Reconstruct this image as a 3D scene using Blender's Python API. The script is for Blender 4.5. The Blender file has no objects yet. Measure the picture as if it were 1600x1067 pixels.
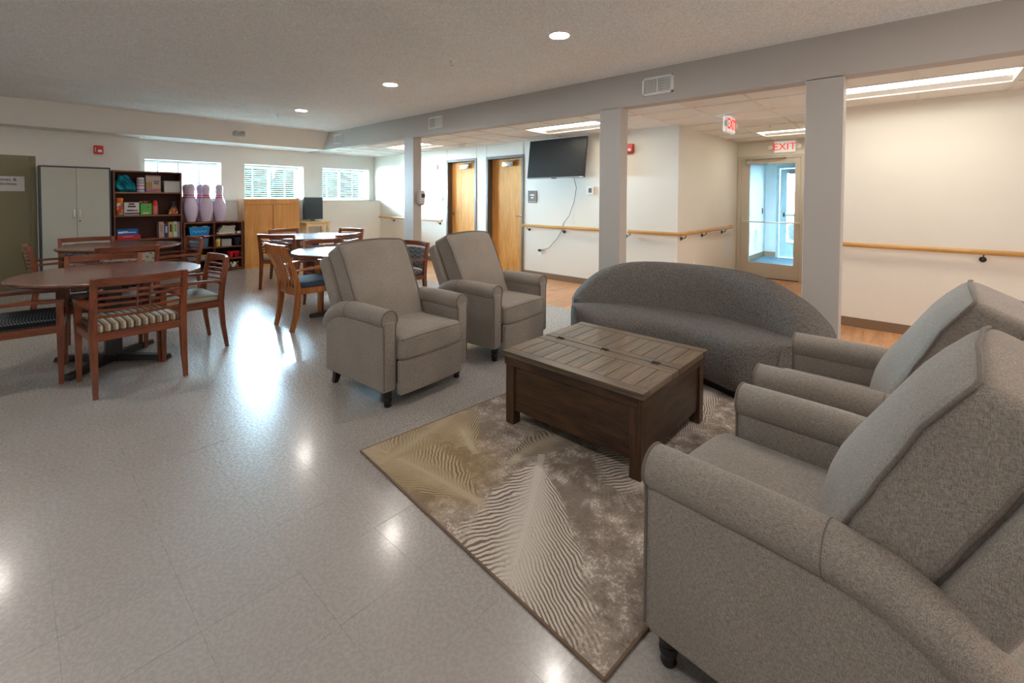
import bpy, bmesh, math, random
from mathutils import Vector, Matrix
R = random.Random(7)
PI = math.pi
sc = bpy.context.scene
C = sc.collection

# ------------------------------------------------------------------ camera
cam_d = bpy.data.cameras.new('camera'); cam = bpy.data.objects.new('camera', cam_d); C.objects.link(cam)
sc.camera = cam
cam_d.sensor_width = 36.0; cam_d.sensor_fit = 'HORIZONTAL'
cam_d.lens = 709.7/1600*36.0
cam_d.shift_y = (327.05-533.5)/1600
cam_d.clip_start = 0.05
def cam_basis(yaw, pitch, roll):
    f = Vector((math.sin(yaw)*math.cos(pitch), math.cos(yaw)*math.cos(pitch), math.sin(pitch)))
    r = Vector((math.cos(yaw), -math.sin(yaw), 0)); u = r.cross(f)
    r2 = r*math.cos(roll)+u*math.sin(roll); u2 = r2.cross(f)
    return r2, u2, f
cr, cu, cf = cam_basis(math.radians(47.84645), math.radians(-1.52194), math.radians(.252935))
CH = 1.37
m = Matrix.Identity(4)
for i in range(3):
    m[i][0] = cr[i]; m[i][1] = cu[i]; m[i][2] = -cf[i]
m[2][3] = CH
cam.matrix_world = m

# ------------------------------------------------------------------ world, exposure
SKY = 400.0
w = bpy.data.worlds.new('world'); sc.world = w; w.use_nodes = True
bg = w.node_tree.nodes['Background']; bg.inputs[0].default_value = (.58, .82, 1.0, 1); bg.inputs[1].default_value = SKY
# daylight portals (they only guide the sampling of the sky through the glazed openings)
def portal(name, loc, rot, sx, sy):
    l = bpy.data.lights.new(name, 'AREA'); l.shape = 'RECTANGLE'; l.size = sx; l.size_y = sy
    l.cycles.is_portal = True
    o = bpy.data.objects.new(name, l); o.location = loc; o.rotation_euler = rot; C.objects.link(o)
for xa, xb in ((1.585, 2.75), (3.165, 4.33), (4.755, 5.915)): portal('daylight_portal', ((xa+xb)/2, 10.53, 1.66), (-PI/2, 0, 0), xb-xa, .74)
for xa, xb in ((1.2, 2.6), (2.9, 4.3)): portal('daylight_portal', ((xa+xb)/2, -4.36, 1.45), (PI/2, 0, 0), xb-xa, 1.1)
portal('daylight_portal', (12.17, 2.035, 1.1), (0, PI/2, 0), 2.1, 1.0)
DOWN = 118.0      # radiance of the recessed ceiling lamps
TROFF = 7.0       # radiance of the corridor panels
sc.view_settings.view_transform = 'Standard'; sc.view_settings.look = 'None'
sc.view_settings.gamma = 1.0; sc.view_settings.use_curve_mapping = False
sc.view_settings.exposure = 0.8
try:
    sc.cycles.use_denoising = True
    sc.cycles.max_bounces = 8; sc.cycles.diffuse_bounces = 6; sc.cycles.glossy_bounces = 3
    sc.cycles.transparent_max_bounces = 8
    sc.cycles.sample_clamp_indirect = 8.0
    sc.cycles.caustics_reflective = False; sc.cycles.caustics_refractive = False
except Exception:
    pass

# ------------------------------------------------------------------ helpers: objects
def link(o, parent=None):
    C.objects.link(o)
    if parent is not None: o.parent = parent
    return o
def tag(o, label=None, cat=None, group=None, kind=None):
    if label: o['label'] = label
    if cat: o['category'] = cat
    if group: o['group'] = group
    if kind: o['kind'] = kind
    return o
def thing(name, label, cat, loc=(0, 0, 0), rz=0.0, group=None):
    o = bpy.data.objects.new(name, None); o.empty_display_size = .1
    o.location = loc; o.rotation_euler = (0, 0, rz)
    link(o); return tag(o, label, cat, group)
def copy_tree(o, parent=None):
    c = o.copy(); C.objects.link(c); c.parent = parent
    for ch in [x for x in o.children]: copy_tree(ch, c)
    return c
class G:
    """collects shapes; build() makes ONE mesh object"""
    def __init__(s): s.v = []; s.f = []
    def add(s, v, f):
        n = len(s.v); s.v += [tuple(p) for p in v]; s.f += [tuple(i+n for i in q) for q in f]; return s
    def box(s, x0, x1, y0, y1, z0, z1):
        v = [(x0,y0,z0),(x1,y0,z0),(x1,y1,z0),(x0,y1,z0),(x0,y0,z1),(x1,y0,z1),(x1,y1,z1),(x0,y1,z1)]
        return s.add(v, [(0,3,2,1),(4,5,6,7),(0,1,5,4),(1,2,6,5),(2,3,7,6),(3,0,4,7)])
    def hexa(s, b, t):
        """b, t: four points each (counter-clockwise seen from above)"""
        return s.add(list(b)+list(t), [(0,3,2,1),(4,5,6,7),(0,1,5,4),(1,2,6,5),(2,3,7,6),(3,0,4,7)])
    def bbox(s, x0, x1, y0, y1, z0, z1, b=.004, seg=2):
        bm = bmesh.new(); bmesh.ops.create_cube(bm, size=1)
        for v in bm.verts:
            v.co = ((x0+x1)/2+v.co.x*(x1-x0), (y0+y1)/2+v.co.y*(y1-y0), (z0+z1)/2+v.co.z*(z1-z0))
        b = min(b, .49*min(x1-x0, y1-y0, z1-z0))
        bmesh.ops.bevel(bm, geom=bm.edges[:], offset=b, segments=seg, profile=.5, affect='EDGES')
        bm.verts.index_update()
        s.add([v.co[:] for v in bm.verts], [[v.index for v in f.verts] for f in bm.faces]); bm.free(); return s
    def sweep(s, path, prof, up=(0,0,1), closed=False, caps=True, scl=None):
        path = [Vector(p) for p in path]; n = len(path); k = len(prof); up = Vector(up); vs = []
        for i, p in enumerate(path):
            a = path[(i-1) % n] if (closed or i > 0) else p
            b = path[(i+1) % n] if (closed or i < n-1) else p
            t = (b-a).normalized(); sd = t.cross(up)
            sd = Vector((1,0,0)) if sd.length < 1e-5 else sd.normalized()
            u2 = sd.cross(t); q = scl[i] if scl else 1.0
            qa, qb = q if isinstance(q, tuple) else (q, q)
            for (x, y) in prof: vs.append(p+sd*x*qa+u2*y*qb)
        fs = []
        for i in range(n if closed else n-1):
            j = (i+1) % n
            for e in range(k):
                g = (e+1) % k; fs.append((i*k+e, i*k+g, j*k+g, j*k+e))
        if caps and not closed:
            fs.append(tuple(range(k))[::-1]); fs.append(tuple((n-1)*k+e for e in range(k)))
        return s.add(vs, fs)
    def tube(s, path, r, n=8, closed=False, up=(0,0,1), scl=None):
        return s.sweep(path, [(r*math.cos(2*PI*i/n), r*math.sin(2*PI*i/n)) for i in range(n)], up, closed, True, scl)
    def cyl(s, a, b, r, n=12, r2=None):
        a, b = Vector(a), Vector(b); up = (0,0,1) if abs((b-a).normalized().z) < .9 else (0,1,0)
        return s.tube([a, b], r, n, up=up, scl=[1, (r2/r if r2 else 1)])
    def lathe(s, prof, n=20, c=(0,0,0), ax='z'):
        vs = []
        for (r, z) in prof:
            for i in range(n):
                a = 2*PI*i/n; x, y = r*math.cos(a), r*math.sin(a)
                p = {'z': (x,y,z), 'y': (x,z,-y), 'x': (z,x,y)}[ax]
                vs.append((p[0]+c[0], p[1]+c[1], p[2]+c[2]))
        fs = [(j*n+i, j*n+(i+1) % n, (j+1)*n+(i+1) % n, (j+1)*n+i) for j in range(len(prof)-1) for i in range(n)]
        fs.append(tuple(range(n))[::-1]); fs.append(tuple((len(prof)-1)*n+i for i in range(n)))
        return s.add(vs, fs)
    def rbox(s, sx, sy, sz, r, n=4, m=10, fn=None, c=(0,0,0)):
        """rounded box, half sizes, corner radius r; fn deforms a point (x,y,z)"""
        def ax(h):
            inner = h-r; pts = []
            for i in range(n+1): pts.append((-inner, -math.tan(PI/4*(1-i/n))))
            for i in range(1, m): pts.append((-inner+2*inner*i/m, 0.0))
            for i in range(n+1): pts.append((inner, math.tan(PI/4*i/n)))
            return pts
        X, Y, Z = ax(sx), ax(sy), ax(sz); idx = {}; vs = []; fs = []
        def vert(i, j, k):
            key = (i, j, k)
            if key in idx: return idx[key]
            p = Vector((X[i][0], Y[j][0], Z[k][0])); d = Vector((X[i][1], Y[j][1], Z[k][1]))
            if i == 0: d.x = -1
            if i == len(X)-1: d.x = 1
            if j == 0: d.y = -1
            if j == len(Y)-1: d.y = 1
            if k == 0: d.z = -1
            if k == len(Z)-1: d.z = 1
            p = p+d.normalized()*r
            if fn: p = Vector(fn(p.x, p.y, p.z))
            idx[key] = len(vs); vs.append(p+Vector(c)); return idx[key]
        nx, ny, nz = len(X)-1, len(Y)-1, len(Z)-1
        for i in range(nx):
            for j in range(ny):
                fs.append((vert(i,j,0), vert(i,j+1,0), vert(i+1,j+1,0), vert(i+1,j,0)))
                fs.append((vert(i,j,nz), vert(i+1,j,nz), vert(i+1,j+1,nz), vert(i,j+1,nz)))
        for i in range(nx):
            for k in range(nz):
                fs.append((vert(i,0,k), vert(i+1,0,k), vert(i+1,0,k+1), vert(i,0,k+1)))
                fs.append((vert(i,ny,k), vert(i,ny,k+1), vert(i+1,ny,k+1), vert(i+1,ny,k)))
        for j in range(ny):
            for k in range(nz):
                fs.append((vert(0,j,k), vert(0,j,k+1), vert(0,j+1,k+1), vert(0,j+1,k)))
                fs.append((vert(nx,j,k), vert(nx,j+1,k), vert(nx,j+1,k+1), vert(nx,j,k+1)))
        return s.add(vs, fs)
    def mesh(s, name, mat, smooth=None):
        me = bpy.data.meshes.new(name); me.from_pydata(s.v, [], s.f); me.update()
        if mat is not None: me.materials.append(mat)
        if smooth is not None:
            me.polygons.foreach_set('use_smooth', [True]*len(me.polygons))
            if smooth < 179:
                try: me.set_sharp_from_angle(angle=math.radians(smooth))
                except Exception: pass
        return me
    def build(s, name, mat, parent=None, smooth=None, loc=None, rot=None):
        o = bpy.data.objects.new(name, s.mesh(name, mat, smooth)); link(o, parent)
        if loc: o.location = loc
        if rot: o.rotation_euler = rot
        return o
def inst(name, me, parent=None, loc=(0,0,0), rot=(0,0,0)):
    o = bpy.data.objects.new(name, me); link(o, parent); o.location = loc; o.rotation_euler = rot; return o
def text(name, body, mat, parent, loc, rot, size, align='CENTER', depth=.0008, bold=0.0):
    cu_ = bpy.data.curves.new(name, 'FONT'); cu_.body = body; cu_.size = size; cu_.align_x = align; cu_.align_y = 'CENTER'
    cu_.extrude = depth; cu_.offset = bold; cu_.materials.append(mat)
    tmp = bpy.data.objects.new(name, cu_); C.objects.link(tmp)
    me = bpy.data.meshes.new_from_object(tmp.evaluated_get(bpy.context.evaluated_depsgraph_get()))
    bpy.data.objects.remove(tmp)
    if not me.materials: me.materials.append(mat)
    o = bpy.data.objects.new(name, me); link(o, parent); o.location = loc; o.rotation_euler = rot; return o

# ------------------------------------------------------------------ helpers: materials
def lin(r, g, b):
    f = lambda c: c/12.92 if c <= .04045 else ((c+.055)/1.055)**2.4
    return (f(r/255), f(g/255), f(b/255))
class S:
    """a node socket with arithmetic"""
    def __init__(s, nt, sock): s.nt = nt; s.k = sock
    def _m(s, op, *a):
        n = s.nt.nodes.new('ShaderNodeMath'); n.operation = op
        for i, x in enumerate((s,)+a):
            if isinstance(x, S): s.nt.links.new(x.k, n.inputs[i])
            else: n.inputs[i].default_value = x
        return S(s.nt, n.outputs[0])
    def __add__(s, o): return s._m('ADD', o)
    def __sub__(s, o): return s._m('SUBTRACT', o)
    def __mul__(s, o): return s._m('MULTIPLY', o)
    def __truediv__(s, o): return s._m('DIVIDE', o)
    def sin(s): return s._m('SINE')
    def abs(s): return s._m('ABSOLUTE')
    def pow(s, e): return s._m('POWER', e)
    def fract(s): return s._m('FRACT')
    def gt(s, o): return s._m('GREATER_THAN', o)
    def lt(s, o): return s._m('LESS_THAN', o)
    def max(s, o): return s._m('MAXIMUM', o)
    def min(s, o): return s._m('MINIMUM', o)
    def ramp(s, a, b, c=0.0, d=1.0):
        n = s.nt.nodes.new('ShaderNodeMapRange'); n.clamp = True; n.interpolation_type = 'SMOOTHSTEP'
        s.nt.links.new(s.k, n.inputs[0])
        for i, x in enumerate((a, b, c, d)): n.inputs[i+1].default_value = x
        return S(s.nt, n.outputs[0])
class M:
    def __init__(s, name, rough=.6, spec=.3, metal=0.0, color=(.5,.5,.5)):
        s.m = bpy.data.materials.new(name); s.m.use_nodes = True; s.nt = s.m.node_tree
        s.b = s.nt.nodes['Principled BSDF']
        s.b.inputs['Roughness'].default_value = rough; s.b.inputs['Specular IOR Level'].default_value = spec
        s.b.inputs['Metallic'].default_value = metal; s.b.inputs['Base Color'].default_value = (*color, 1)
        s._co = None
    def coord(s, kind='Object'):
        n = s.nt.nodes.new('ShaderNodeTexCoord'); return n.outputs[kind]
    def mapping(s, scale=(1,1,1), rot=(0,0,0), loc=(0,0,0), kind='Object'):
        n = s.nt.nodes.new('ShaderNodeMapping'); s.nt.links.new(s.coord(kind), n.inputs[0])
        n.inputs['Scale'].default_value = scale; n.inputs['Rotation'].default_value = rot; n.inputs['Location'].default_value = loc
        return n.outputs[0]
    def noise(s, scale=5, detail=3, rough=.55, vec=None, dist=0.0):
        n = s.nt.nodes.new('ShaderNodeTexNoise'); n.inputs['Scale'].default_value = scale; n.inputs['Detail'].default_value = detail
        n.inputs['Roughness'].default_value = rough; n.inputs['Distortion'].default_value = dist
        s.nt.links.new(vec if vec is not None else s.coord(), n.inputs['Vector']); return S(s.nt, n.outputs[0])
    def xyz(s, vec):
        n = s.nt.nodes.new('ShaderNodeSeparateXYZ'); s.nt.links.new(vec, n.inputs[0]); return [S(s.nt, o) for o in n.outputs]
    def mix(s, fac, a, b, mode='MIX'):
        n = s.nt.nodes.new('ShaderNodeMix'); n.data_type = 'RGBA'; n.blend_type = mode
        if isinstance(fac, S): s.nt.links.new(fac.k, n.inputs[0])
        else: n.inputs[0].default_value = fac
        for i, x in ((6, a), (7, b)):
            if isinstance(x, tuple): n.inputs[i].default_value = (*x[:3], 1)
            else: s.nt.links.new(x, n.inputs[i])
        return n.outputs[2]
    def color(s, sock):
        s.nt.links.new(sock, s.b.inputs['Base Color']); return s
    def rough(s, v):
        s.nt.links.new(v.k, s.b.inputs['Roughness']); return s
    def bump(s, h, strength=.3, dist=.01):
        n = s.nt.nodes.new('ShaderNodeBump'); n.inputs['Strength'].default_value = strength; n.inputs['Distance'].default_value = dist
        s.nt.links.new(h.k, n.inputs['Height']); s.nt.links.new(n.outputs[0], s.b.inputs['Normal']); return s
    def rand(s):
        n = s.nt.nodes.new('ShaderNodeObjectInfo'); return S(s.nt, n.outputs['Random'])
    def set(s, **k):
        for a, v in k.items(): s.b.inputs[a.replace('_', ' ')].default_value = v
        return s
def plain(name, c, rough=.55, spec=.3, metal=0.0, var=.06, sc_=6.0):
    x = M(name, rough, spec, metal)
    d = tuple(max(0, k*(1-var)) for k in c); e = tuple(min(1, k*(1+var)) for k in c)
    x.color(x.mix(x.noise(sc_, 2), d, e)); return x.m
def glow(name, c, strength):
    x = M(name, .5); x.b.inputs['Base Color'].default_value = (.8,.8,.8,1)
    x.b.inputs['Emission Color'].default_value = (*c, 1); x.b.inputs['Emission Strength'].default_value = strength; return x.m
def wood(name, c0, c1, axis='x', scale=9.0, rough=.38, spec=.4, coat=0.0, per_object=.0, stretch=12):
    x = M(name, rough, spec)
    sc3 = {'x': (1/stretch*3, 3, 3), 'y': (3, 1/stretch*3, 3), 'z': (3, 3, 1/stretch*3)}[axis]
    v = x.mapping(scale=sc3)
    if per_object:
        n = x.nt.nodes.new('ShaderNodeVectorMath'); n.operation = 'ADD'; x.nt.links.new(v, n.inputs[0])
        r = x.rand()*37.0; x.nt.links.new(r.k, n.inputs[1]); v = n.outputs[0]
    a = x.noise(scale, 5, .6, v, 1.2); b = x.noise(scale*6, 3, .6, v)
    col = x.mix((a*.75+b*.25).ramp(.33, .67), c0, c1)
    if per_object:
        k = x.rand().ramp(0, 1, 1-per_object, 1+per_object*.6)
        n = x.nt.nodes.new('ShaderNodeVectorMath'); n.operation = 'SCALE'; x.nt.links.new(col, n.inputs[0]); x.nt.links.new(k.k, n.inputs['Scale']); col = n.outputs[0]
    x.color(col); x.bump(b, .08, .002)
    if coat: x.set(Coat_Weight=coat, Coat_Roughness=.12)
    return x.m
def fabric(name, c0, c1, fine=1.0, bump=.5):
    x = M(name, .92, .15)
    o = x.coord()
    vx, vy, vz = (x.mapping(scale=s) for s in ((620*fine, 620*fine, 90*fine), (90*fine, 620*fine, 620*fine), (620*fine, 90*fine, 620*fine)))
    a, b, c = x.noise(1, 2, .6, vx), x.noise(1, 2, .6, vy), x.noise(1, 2, .6, vz)
    big = x.noise(3.5, 2, .5, o)
    mixv = (a+b+c)/3.0
    col = x.mix(mixv.ramp(.40, .60), c0, c1)
    col = x.mix(big.ramp(.35, .7, 0, .22), col, tuple(k*.8 for k in c0))
    x.color(col); x.bump(mixv, bump, .0015)
    x.set(Sheen_Weight=.15, Sheen_Roughness=.5)
    return x.m

# paints and finishes
wall_paint = plain('warm_white_paint', (.83,.82,.79), .7, .2, 0, .02, 3)
corr_paint = plain('cream_paint', (.76,.72,.645), .65, .25, 0, .02, 3)
trim_paint = plain('pale_grey_paint', (.50,.465,.435), .6, .25, 0, .02, 3)
white_paint = plain('white_paint', (.80,.80,.79), .4, .4, 0, .02)
def ceiling_mat():
    x = M('popcorn_ceiling', .95, .1)
    n = x.noise(78, 3, .65); nb = x.noise(28, 2, .6); lo = x.noise(1.0, 2, .5, x.mapping(scale=(.7, 1.5, 1)))
    x.color(x.mix(n.ramp(.40, .60), (.79,.78,.765), (.95,.94,.925)))
    x.bump(n*.6+nb*.3+lo*12.0, .55, .014); return x.m
M_ceil = ceiling_mat()
def tile_mat(name, c0, c1):
    x = M(name, .3, .5)
    v = x.mapping(scale=(75, 300, 90), rot=(0, 0, .6)); r = x.rand()
    n = x.noise(1, 3, .6, v); n2 = x.noise(3, 2, .5)
    col = x.mix(n.ramp(.54, .70), c0, c1)
    col = x.mix(n2.ramp(.3, .75, 0, .10), col, tuple(k*.86 for k in c0))
    col = x.mix(r.ramp(0, 1, 0, .16), col, (.36, .345, .33))
    x.color(col); x.rough(x.noise(70, 3, .6).ramp(.3, .7, .245, .30)); x.bump(x.noise(60, 2), .012, .004)
    x.set(Coat_Weight=.32, Coat_Roughness=.13)
    return x.m
M_tile = tile_mat('vinyl_floor_tile', (.385,.362,.346), (.50,.476,.458))
M_slab = plain('dark_tile_joint', (.29,.27,.255), .9, .1)
M_plank = wood('maple_plank', lin(186,128,84), lin(216,164,118), 'x', 5, .34, .45, .2, .14)
M_ctile = plain('acoustic_tile', (.88,.86,.82), .95, .1, 0, .06, 90)
M_tbar = plain('ceiling_grid_white', (.78,.75,.70), .5, .3)
M_base = plain('taupe_vinyl_base', lin(128,104,82), .5, .3)
M_rail = wood('oak_handrail', lin(186,138,78), lin(214,168,104), 'y', 6, .35, .4, .2)
M_black = plain('black_metal', (.012,.012,.013), .35, .5)
M_iron = plain('dark_iron', (.05,.046,.04), .45, .5, .6)
M_chrome = M('brushed_chrome', .25, .5, 1.0, (.62,.62,.62)).m
M_alu = plain('beige_painted_steel', lin(200,194,180), .45, .4, 0, .03)
M_dframe = plain('bronze_grey_frame', lin(96,86,78), .5, .4, 0, .04)
M_ddoor = wood('birch_door_veneer', lin(196,132,58), lin(222,166,92), 'z', 4, .55, .18, .0, .0, 9)
M_white = plain('white_plastic', (.80,.80,.78), .4, .4, 0, .02)
M_grey = plain('grey_plastic', (.30,.30,.30), .5, .4)
M_red = plain('red_enamel', lin(196,40,36), .35, .5)
M_screen = plain('black_screen', (.022,.022,.022), .38, .18)
M_bezel = plain('black_bezel', (.015,.015,.016), .3, .5)
def glass_mat():
    m_ = bpy.data.materials.new('window_glass'); m_.use_nodes = True; nt = m_.node_tree; nt.nodes.clear()
    t = nt.nodes.new('ShaderNodeBsdfTransparent'); g = nt.nodes.new('ShaderNodeBsdfGlossy'); g.inputs['Roughness'].default_value = .03
    t.inputs[0].default_value = (.93,.97,.97,1)
    lw = nt.nodes.new('ShaderNodeLayerWeight'); lw.inputs[0].default_value = .12
    mx = nt.nodes.new('ShaderNodeMixShader'); o = nt.nodes.new('ShaderNodeOutputMaterial')
    nt.links.new(lw.outputs['Fresnel'], mx.inputs[0]); nt.links.new(t.outputs[0], mx.inputs[1]); nt.links.new(g.outputs[0], mx.inputs[2]); nt.links.new(mx.outputs[0], o.inputs[0])
    return m_
M_glass = glass_mat()
def blind_mat():
    m_ = bpy.data.materials.new('white_blind_slat'); m_.use_nodes = True; nt = m_.node_tree
    b = nt.nodes['Principled BSDF']; b.inputs['Base Color'].default_value = (.9,.9,.9,1); b.inputs['Roughness'].default_value = .5
    t = nt.nodes.new('ShaderNodeBsdfTranslucent'); t.inputs[0].default_value = (.9,.92,.93,1)
    mx = nt.nodes.new('ShaderNodeMixShader'); mx.inputs[0].default_value = .45
    nt.links.new(b.outputs[0], mx.inputs[1]); nt.links.new(t.outputs[0], mx.inputs[2]); nt.links.new(mx.outputs[0], nt.nodes['Material Output'].inputs[0]); return m_
M_blind = blind_mat()
def clear_tint(name, c):
    m_ = bpy.data.materials.new(name); m_.use_nodes = True; nt = m_.node_tree; nt.nodes.clear()
    t = nt.nodes.new('ShaderNodeBsdfTransparent'); t.inputs[0].default_value = (*c, 1)
    d = nt.nodes.new('ShaderNodeBsdfPrincipled'); d.inputs['Base Color'].default_value = (*[min(1, k*1.5) for k in c], 1); d.inputs['Roughness'].default_value = .5
    mx = nt.nodes.new('ShaderNodeMixShader'); mx.inputs[0].default_value = .1; o = nt.nodes.new('ShaderNodeOutputMaterial')
    nt.links.new(t.outputs[0], mx.inputs[1]); nt.links.new(d.outputs[0], mx.inputs[2]); nt.links.new(mx.outputs[0], o.inputs[0]); return m_
M_tint = clear_tint('dimming_door_glass', (.26,.275,.275))  # pane colour darkened to hold daylight back from the vestibule
M_shade = clear_tint('fill_light_filter', (.205,.145,.118))  # filter colour that sets the strength of the added rear light

M_down = glow('downlight_lens', (1.0,.94,.87), DOWN)
M_troff = glow('troffer_diffuser', (1.0,.91,.77), TROFF)

# ------------------------------------------------------------------ the shell
XF, XB = 4.42, 4.58          # wall line with the posts
XC = 6.05                    # corridor wall
ZB, ZC, ZM = 2.338, 2.347, 2.685
YK, YW = 9.81, 10.10         # knee wall / window wall
XL, YR = -3.4, -4.2          # unseen left and rear walls
def struct(g, name, mat, smooth=None, parent=None):
    return tag(g.build(name, mat, parent, smooth), kind='structure')
floor = struct(G().box(XL, 12.1, YR, 10.6, -.12, -.004), 'floor', M_slab)
# vinyl tiles on their true grid
T = .3048
tiles = []
ix0 = math.floor((XL-.685)/T); ix1 = math.ceil((XB-.685)/T)
iy0 = math.floor((YR-1.351)/T); iy1 = math.ceil((YK-1.351)/T)
def view(p):
    v = Vector(p)-Vector((0,0,CH)); z = v.dot(cf)
    if z < .15: return None
    return 800+709.7*v.dot(cr)/z, 327.05-709.7*v.dot(cu)/z, z
for i in range(ix0, ix1):
    for j in range(iy0, iy1):
        x0, x1 = .685+i*T, min(.685+(i+1)*T, XB); y0, y1 = 1.351+j*T, min(1.351+(j+1)*T, YK)
        if x1-x0 < .03 or y1-y0 < .02: continue
        p = view(((x0+x1)/2, (y0+y1)/2, 0))
        seen = p is not None and -60 < p[0] < 1660 and 0 < p[1] < 1130
        hid = seen and ((1.25 < x0 < 3.9 and .35 < y0 < 1.9) or (1.2 < x0 < 3 and y0 < .3))
        tiles.append(((p[2] if seen and not hid else 1e3), x0, x1, y0, y1, i, j))
tiles.sort()
gp = .00032
tmesh = G().box(-T/2+gp, T/2-gp, -T/2+gp, T/2-gp, -.0035, 0).mesh('floor_tile', M_tile)
rest = G()
for n, (d, x0, x1, y0, y1, i, j) in enumerate(tiles):
    full = x1-x0 > T-.001 and y1-y0 > T-.001
    ax, ay = R.gauss(0, .0011), R.gauss(0, .0011)
    if n < 300 and full and d < 900:
        inst('floor_tile', tmesh, floor, ((x0+x1)/2, (y0+y1)/2, 0), (ax, ay, PI/2*((i+j) % 2)))
    else:
        cx, cy = (x0+x1)/2, (y0+y1)/2
        pts = [(x, y, -.0005+ax*(y-cy)-ay*(x-cx)) for x, y in ((x0+gp,y0+gp),(x1-gp,y0+gp),(x1-gp,y1-gp),(x0+gp,y1-gp))]
        rest.add(pts, [(0,1,2,3)])
tag(rest.build('floor_tile_field', M_tile, floor), kind='stuff')
# plank floor of the corridor and the alcove
pw = .152
def planks(xa, xb, ya, yb):
    nrow = int(math.ceil((yb-ya)/pw))
    for r in range(nrow):
        y0 = ya+r*pw; y1 = min(y0+pw, yb); x = xa-R.random()*.6
        while x < xb:
            x0, x1 = max(x, xa), min(x+1.22, xb); x += 1.22
            if x1-x0 > .02:
                G().box(x0+.0005, x1-.0005, y0+.0005, y1-.0005, -.0035, 0).build('floor_plank', M_plank, floor)
planks(XB+.012, XC, -1.4, YK); planks(XC, 8.64, .92, 2.46)
struct(G().box(XB-.002, XB+.011, -1.4, YK, -.004, .002), 'trim_1', plain('pale_floor_strip', (.62,.58,.52), .4, .4))

ceil = struct(G().box(XL, XF+.01, YR, 9.085, ZM, ZM+.1), 'ceiling', M_ceil)
g = G(); g.hexa([(XL,9.35,2.345),(XF,9.35,2.345),(XF,10.6,2.345),(XL,10.6,2.345)], [(XL,9.075,ZM+.05),(XF,9.075,ZM+.05),(XF,10.6,ZM+.05),(XL,10.6,ZM+.05)])
soff = struct(g, 'trim_2', wall_paint)
beam = struct(G().box(XF, XB, YR, 10.5, ZB, ZM+.06), 'wall_beam', trim_paint)
cols = []
for n, yc in enumerate((.61, 2.56, 6.305)):
    cols.append(struct(G().bbox(XF, XB, yc-.128, yc+.128, 0, ZB+.01, .004, 2), 'trim_post', trim_paint))
# back wall: left part, knee wall with ledge, window wall with openings
g = G().box(XL, 1.478, YK, 10.6, 0, 2.4)
g.box(1.478, XC, YK, YW, 0, 1.27)
wins = [(1.585, 2.75), (3.165, 4.33), (4.755, 5.915)]
ZS, ZH = 1.30, 2.015
e = 1.478
for a, b in wins:
    g.box(e, a, YW, 10.5, 0, 2.4); e = b
    g.box(a, b, YW, 10.5, 0, ZS); g.box(a, b, YW, 10.5, ZH, 2.4)
g.box(e, 6.6, YW, 10.5, 0, 2.4)
struct(g, 'wall_back', wall_paint)
struct(G().bbox(1.478, XC, YK-.012, YW+.02, 1.262, 1.288, .006), 'trim_3', plain('pale_grey_ledge', (.62,.61,.58), .5, .3))
# corridor wall with two door openings, the alcove, the exit wall
d1, d2 = (6.40, 7.30), (5.20, 6.135)      # outer frame limits of the two wooden doors (y)
DZ = 2.125
g = G()
for a, b, z0 in ((2.455, d2[0], 0), (d2[0], d2[1], DZ), (d2[1], d1[0], 0), (d1[0], d1[1], DZ), (d1[1], 10.5, 0)):
    g.box(XC, XC+.16, a, b, z0, 2.45)
struct(g, 'wall_corridor', corr_paint)
struct(G().box(XC+.16, 8.67, 2.455, 2.6, 0, 2.45), 'wall_alcove_left', corr_paint)
struct(G().box(XC, XC+.14, YR, .90, 0, 2.45), 'wall_right', corr_paint)
struct(G().box(XC+.14, 8.67, .76, .90, 0, 2.45), 'wall_alcove_right', corr_paint)
EX0, EX1, EZ = 1.435, 2.445, 2.10
g = G().box(8.67, 8.82, EX1, 2.93, 0, 2.45); g.box(8.67, 8.82, .76, EX0, 0, 2.45); g.box(8.67, 8.82, EX0, EX1, EZ, 2.45)
struct(g, 'wall_exit', corr_paint)
struct(G().box(XL-.1, XL, YR, 10.5, 0, 2.8), 'wall_left', wall_paint)
fill_windows = [(1.2, 2.6), (2.9, 4.3)]  # unseen windows added to bring fill light from behind the camera
g = G(); e = XL
for a, b in fill_windows:
    g.box(e, a, YR-.14, YR, 0, 2.8); e = b; g.box(a, b, YR-.14, YR, 0, .9); g.box(a, b, YR-.14, YR, 2.0, 2.8)
g.box(e, XC+.14, YR-.14, YR, 0, 2.8)
struct(g, 'wall_rear', wall_paint)
for n, (a, b) in enumerate(fill_windows):
    wn = bpy.data.objects.new('window_%d' % (n+4), None); link(wn); tag(wn, kind='structure'); g = G()
    for x0, x1, z0, z1 in ((a, a+.05, .9, 2.0), (b-.05, b, .9, 2.0), (a+.05, b-.05, .9, .95), (a+.05, b-.05, 1.95, 2.0), ((a+b)/2-.025, (a+b)/2+.025, .95, 1.95)): g.box(x0, x1, YR-.12, YR-.06, z0, z1)
    g.build('window_frame', M_white, wn); G().box(a+.05, b-.05, YR-.095, YR-.09, .95, 1.95).build('pane', M_glass, wn)
    G().box(a+.01, b-.01, YR-.045, YR-.0445, .905, 1.99).build('fill_screen', M_shade, wn)  # screen added to weaken and neutralise the fill light
struct(G().box(XC+.16, XC+1.2, 5.0, 7.5, -.1, 0), 'floor_closet', M_slab)
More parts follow.
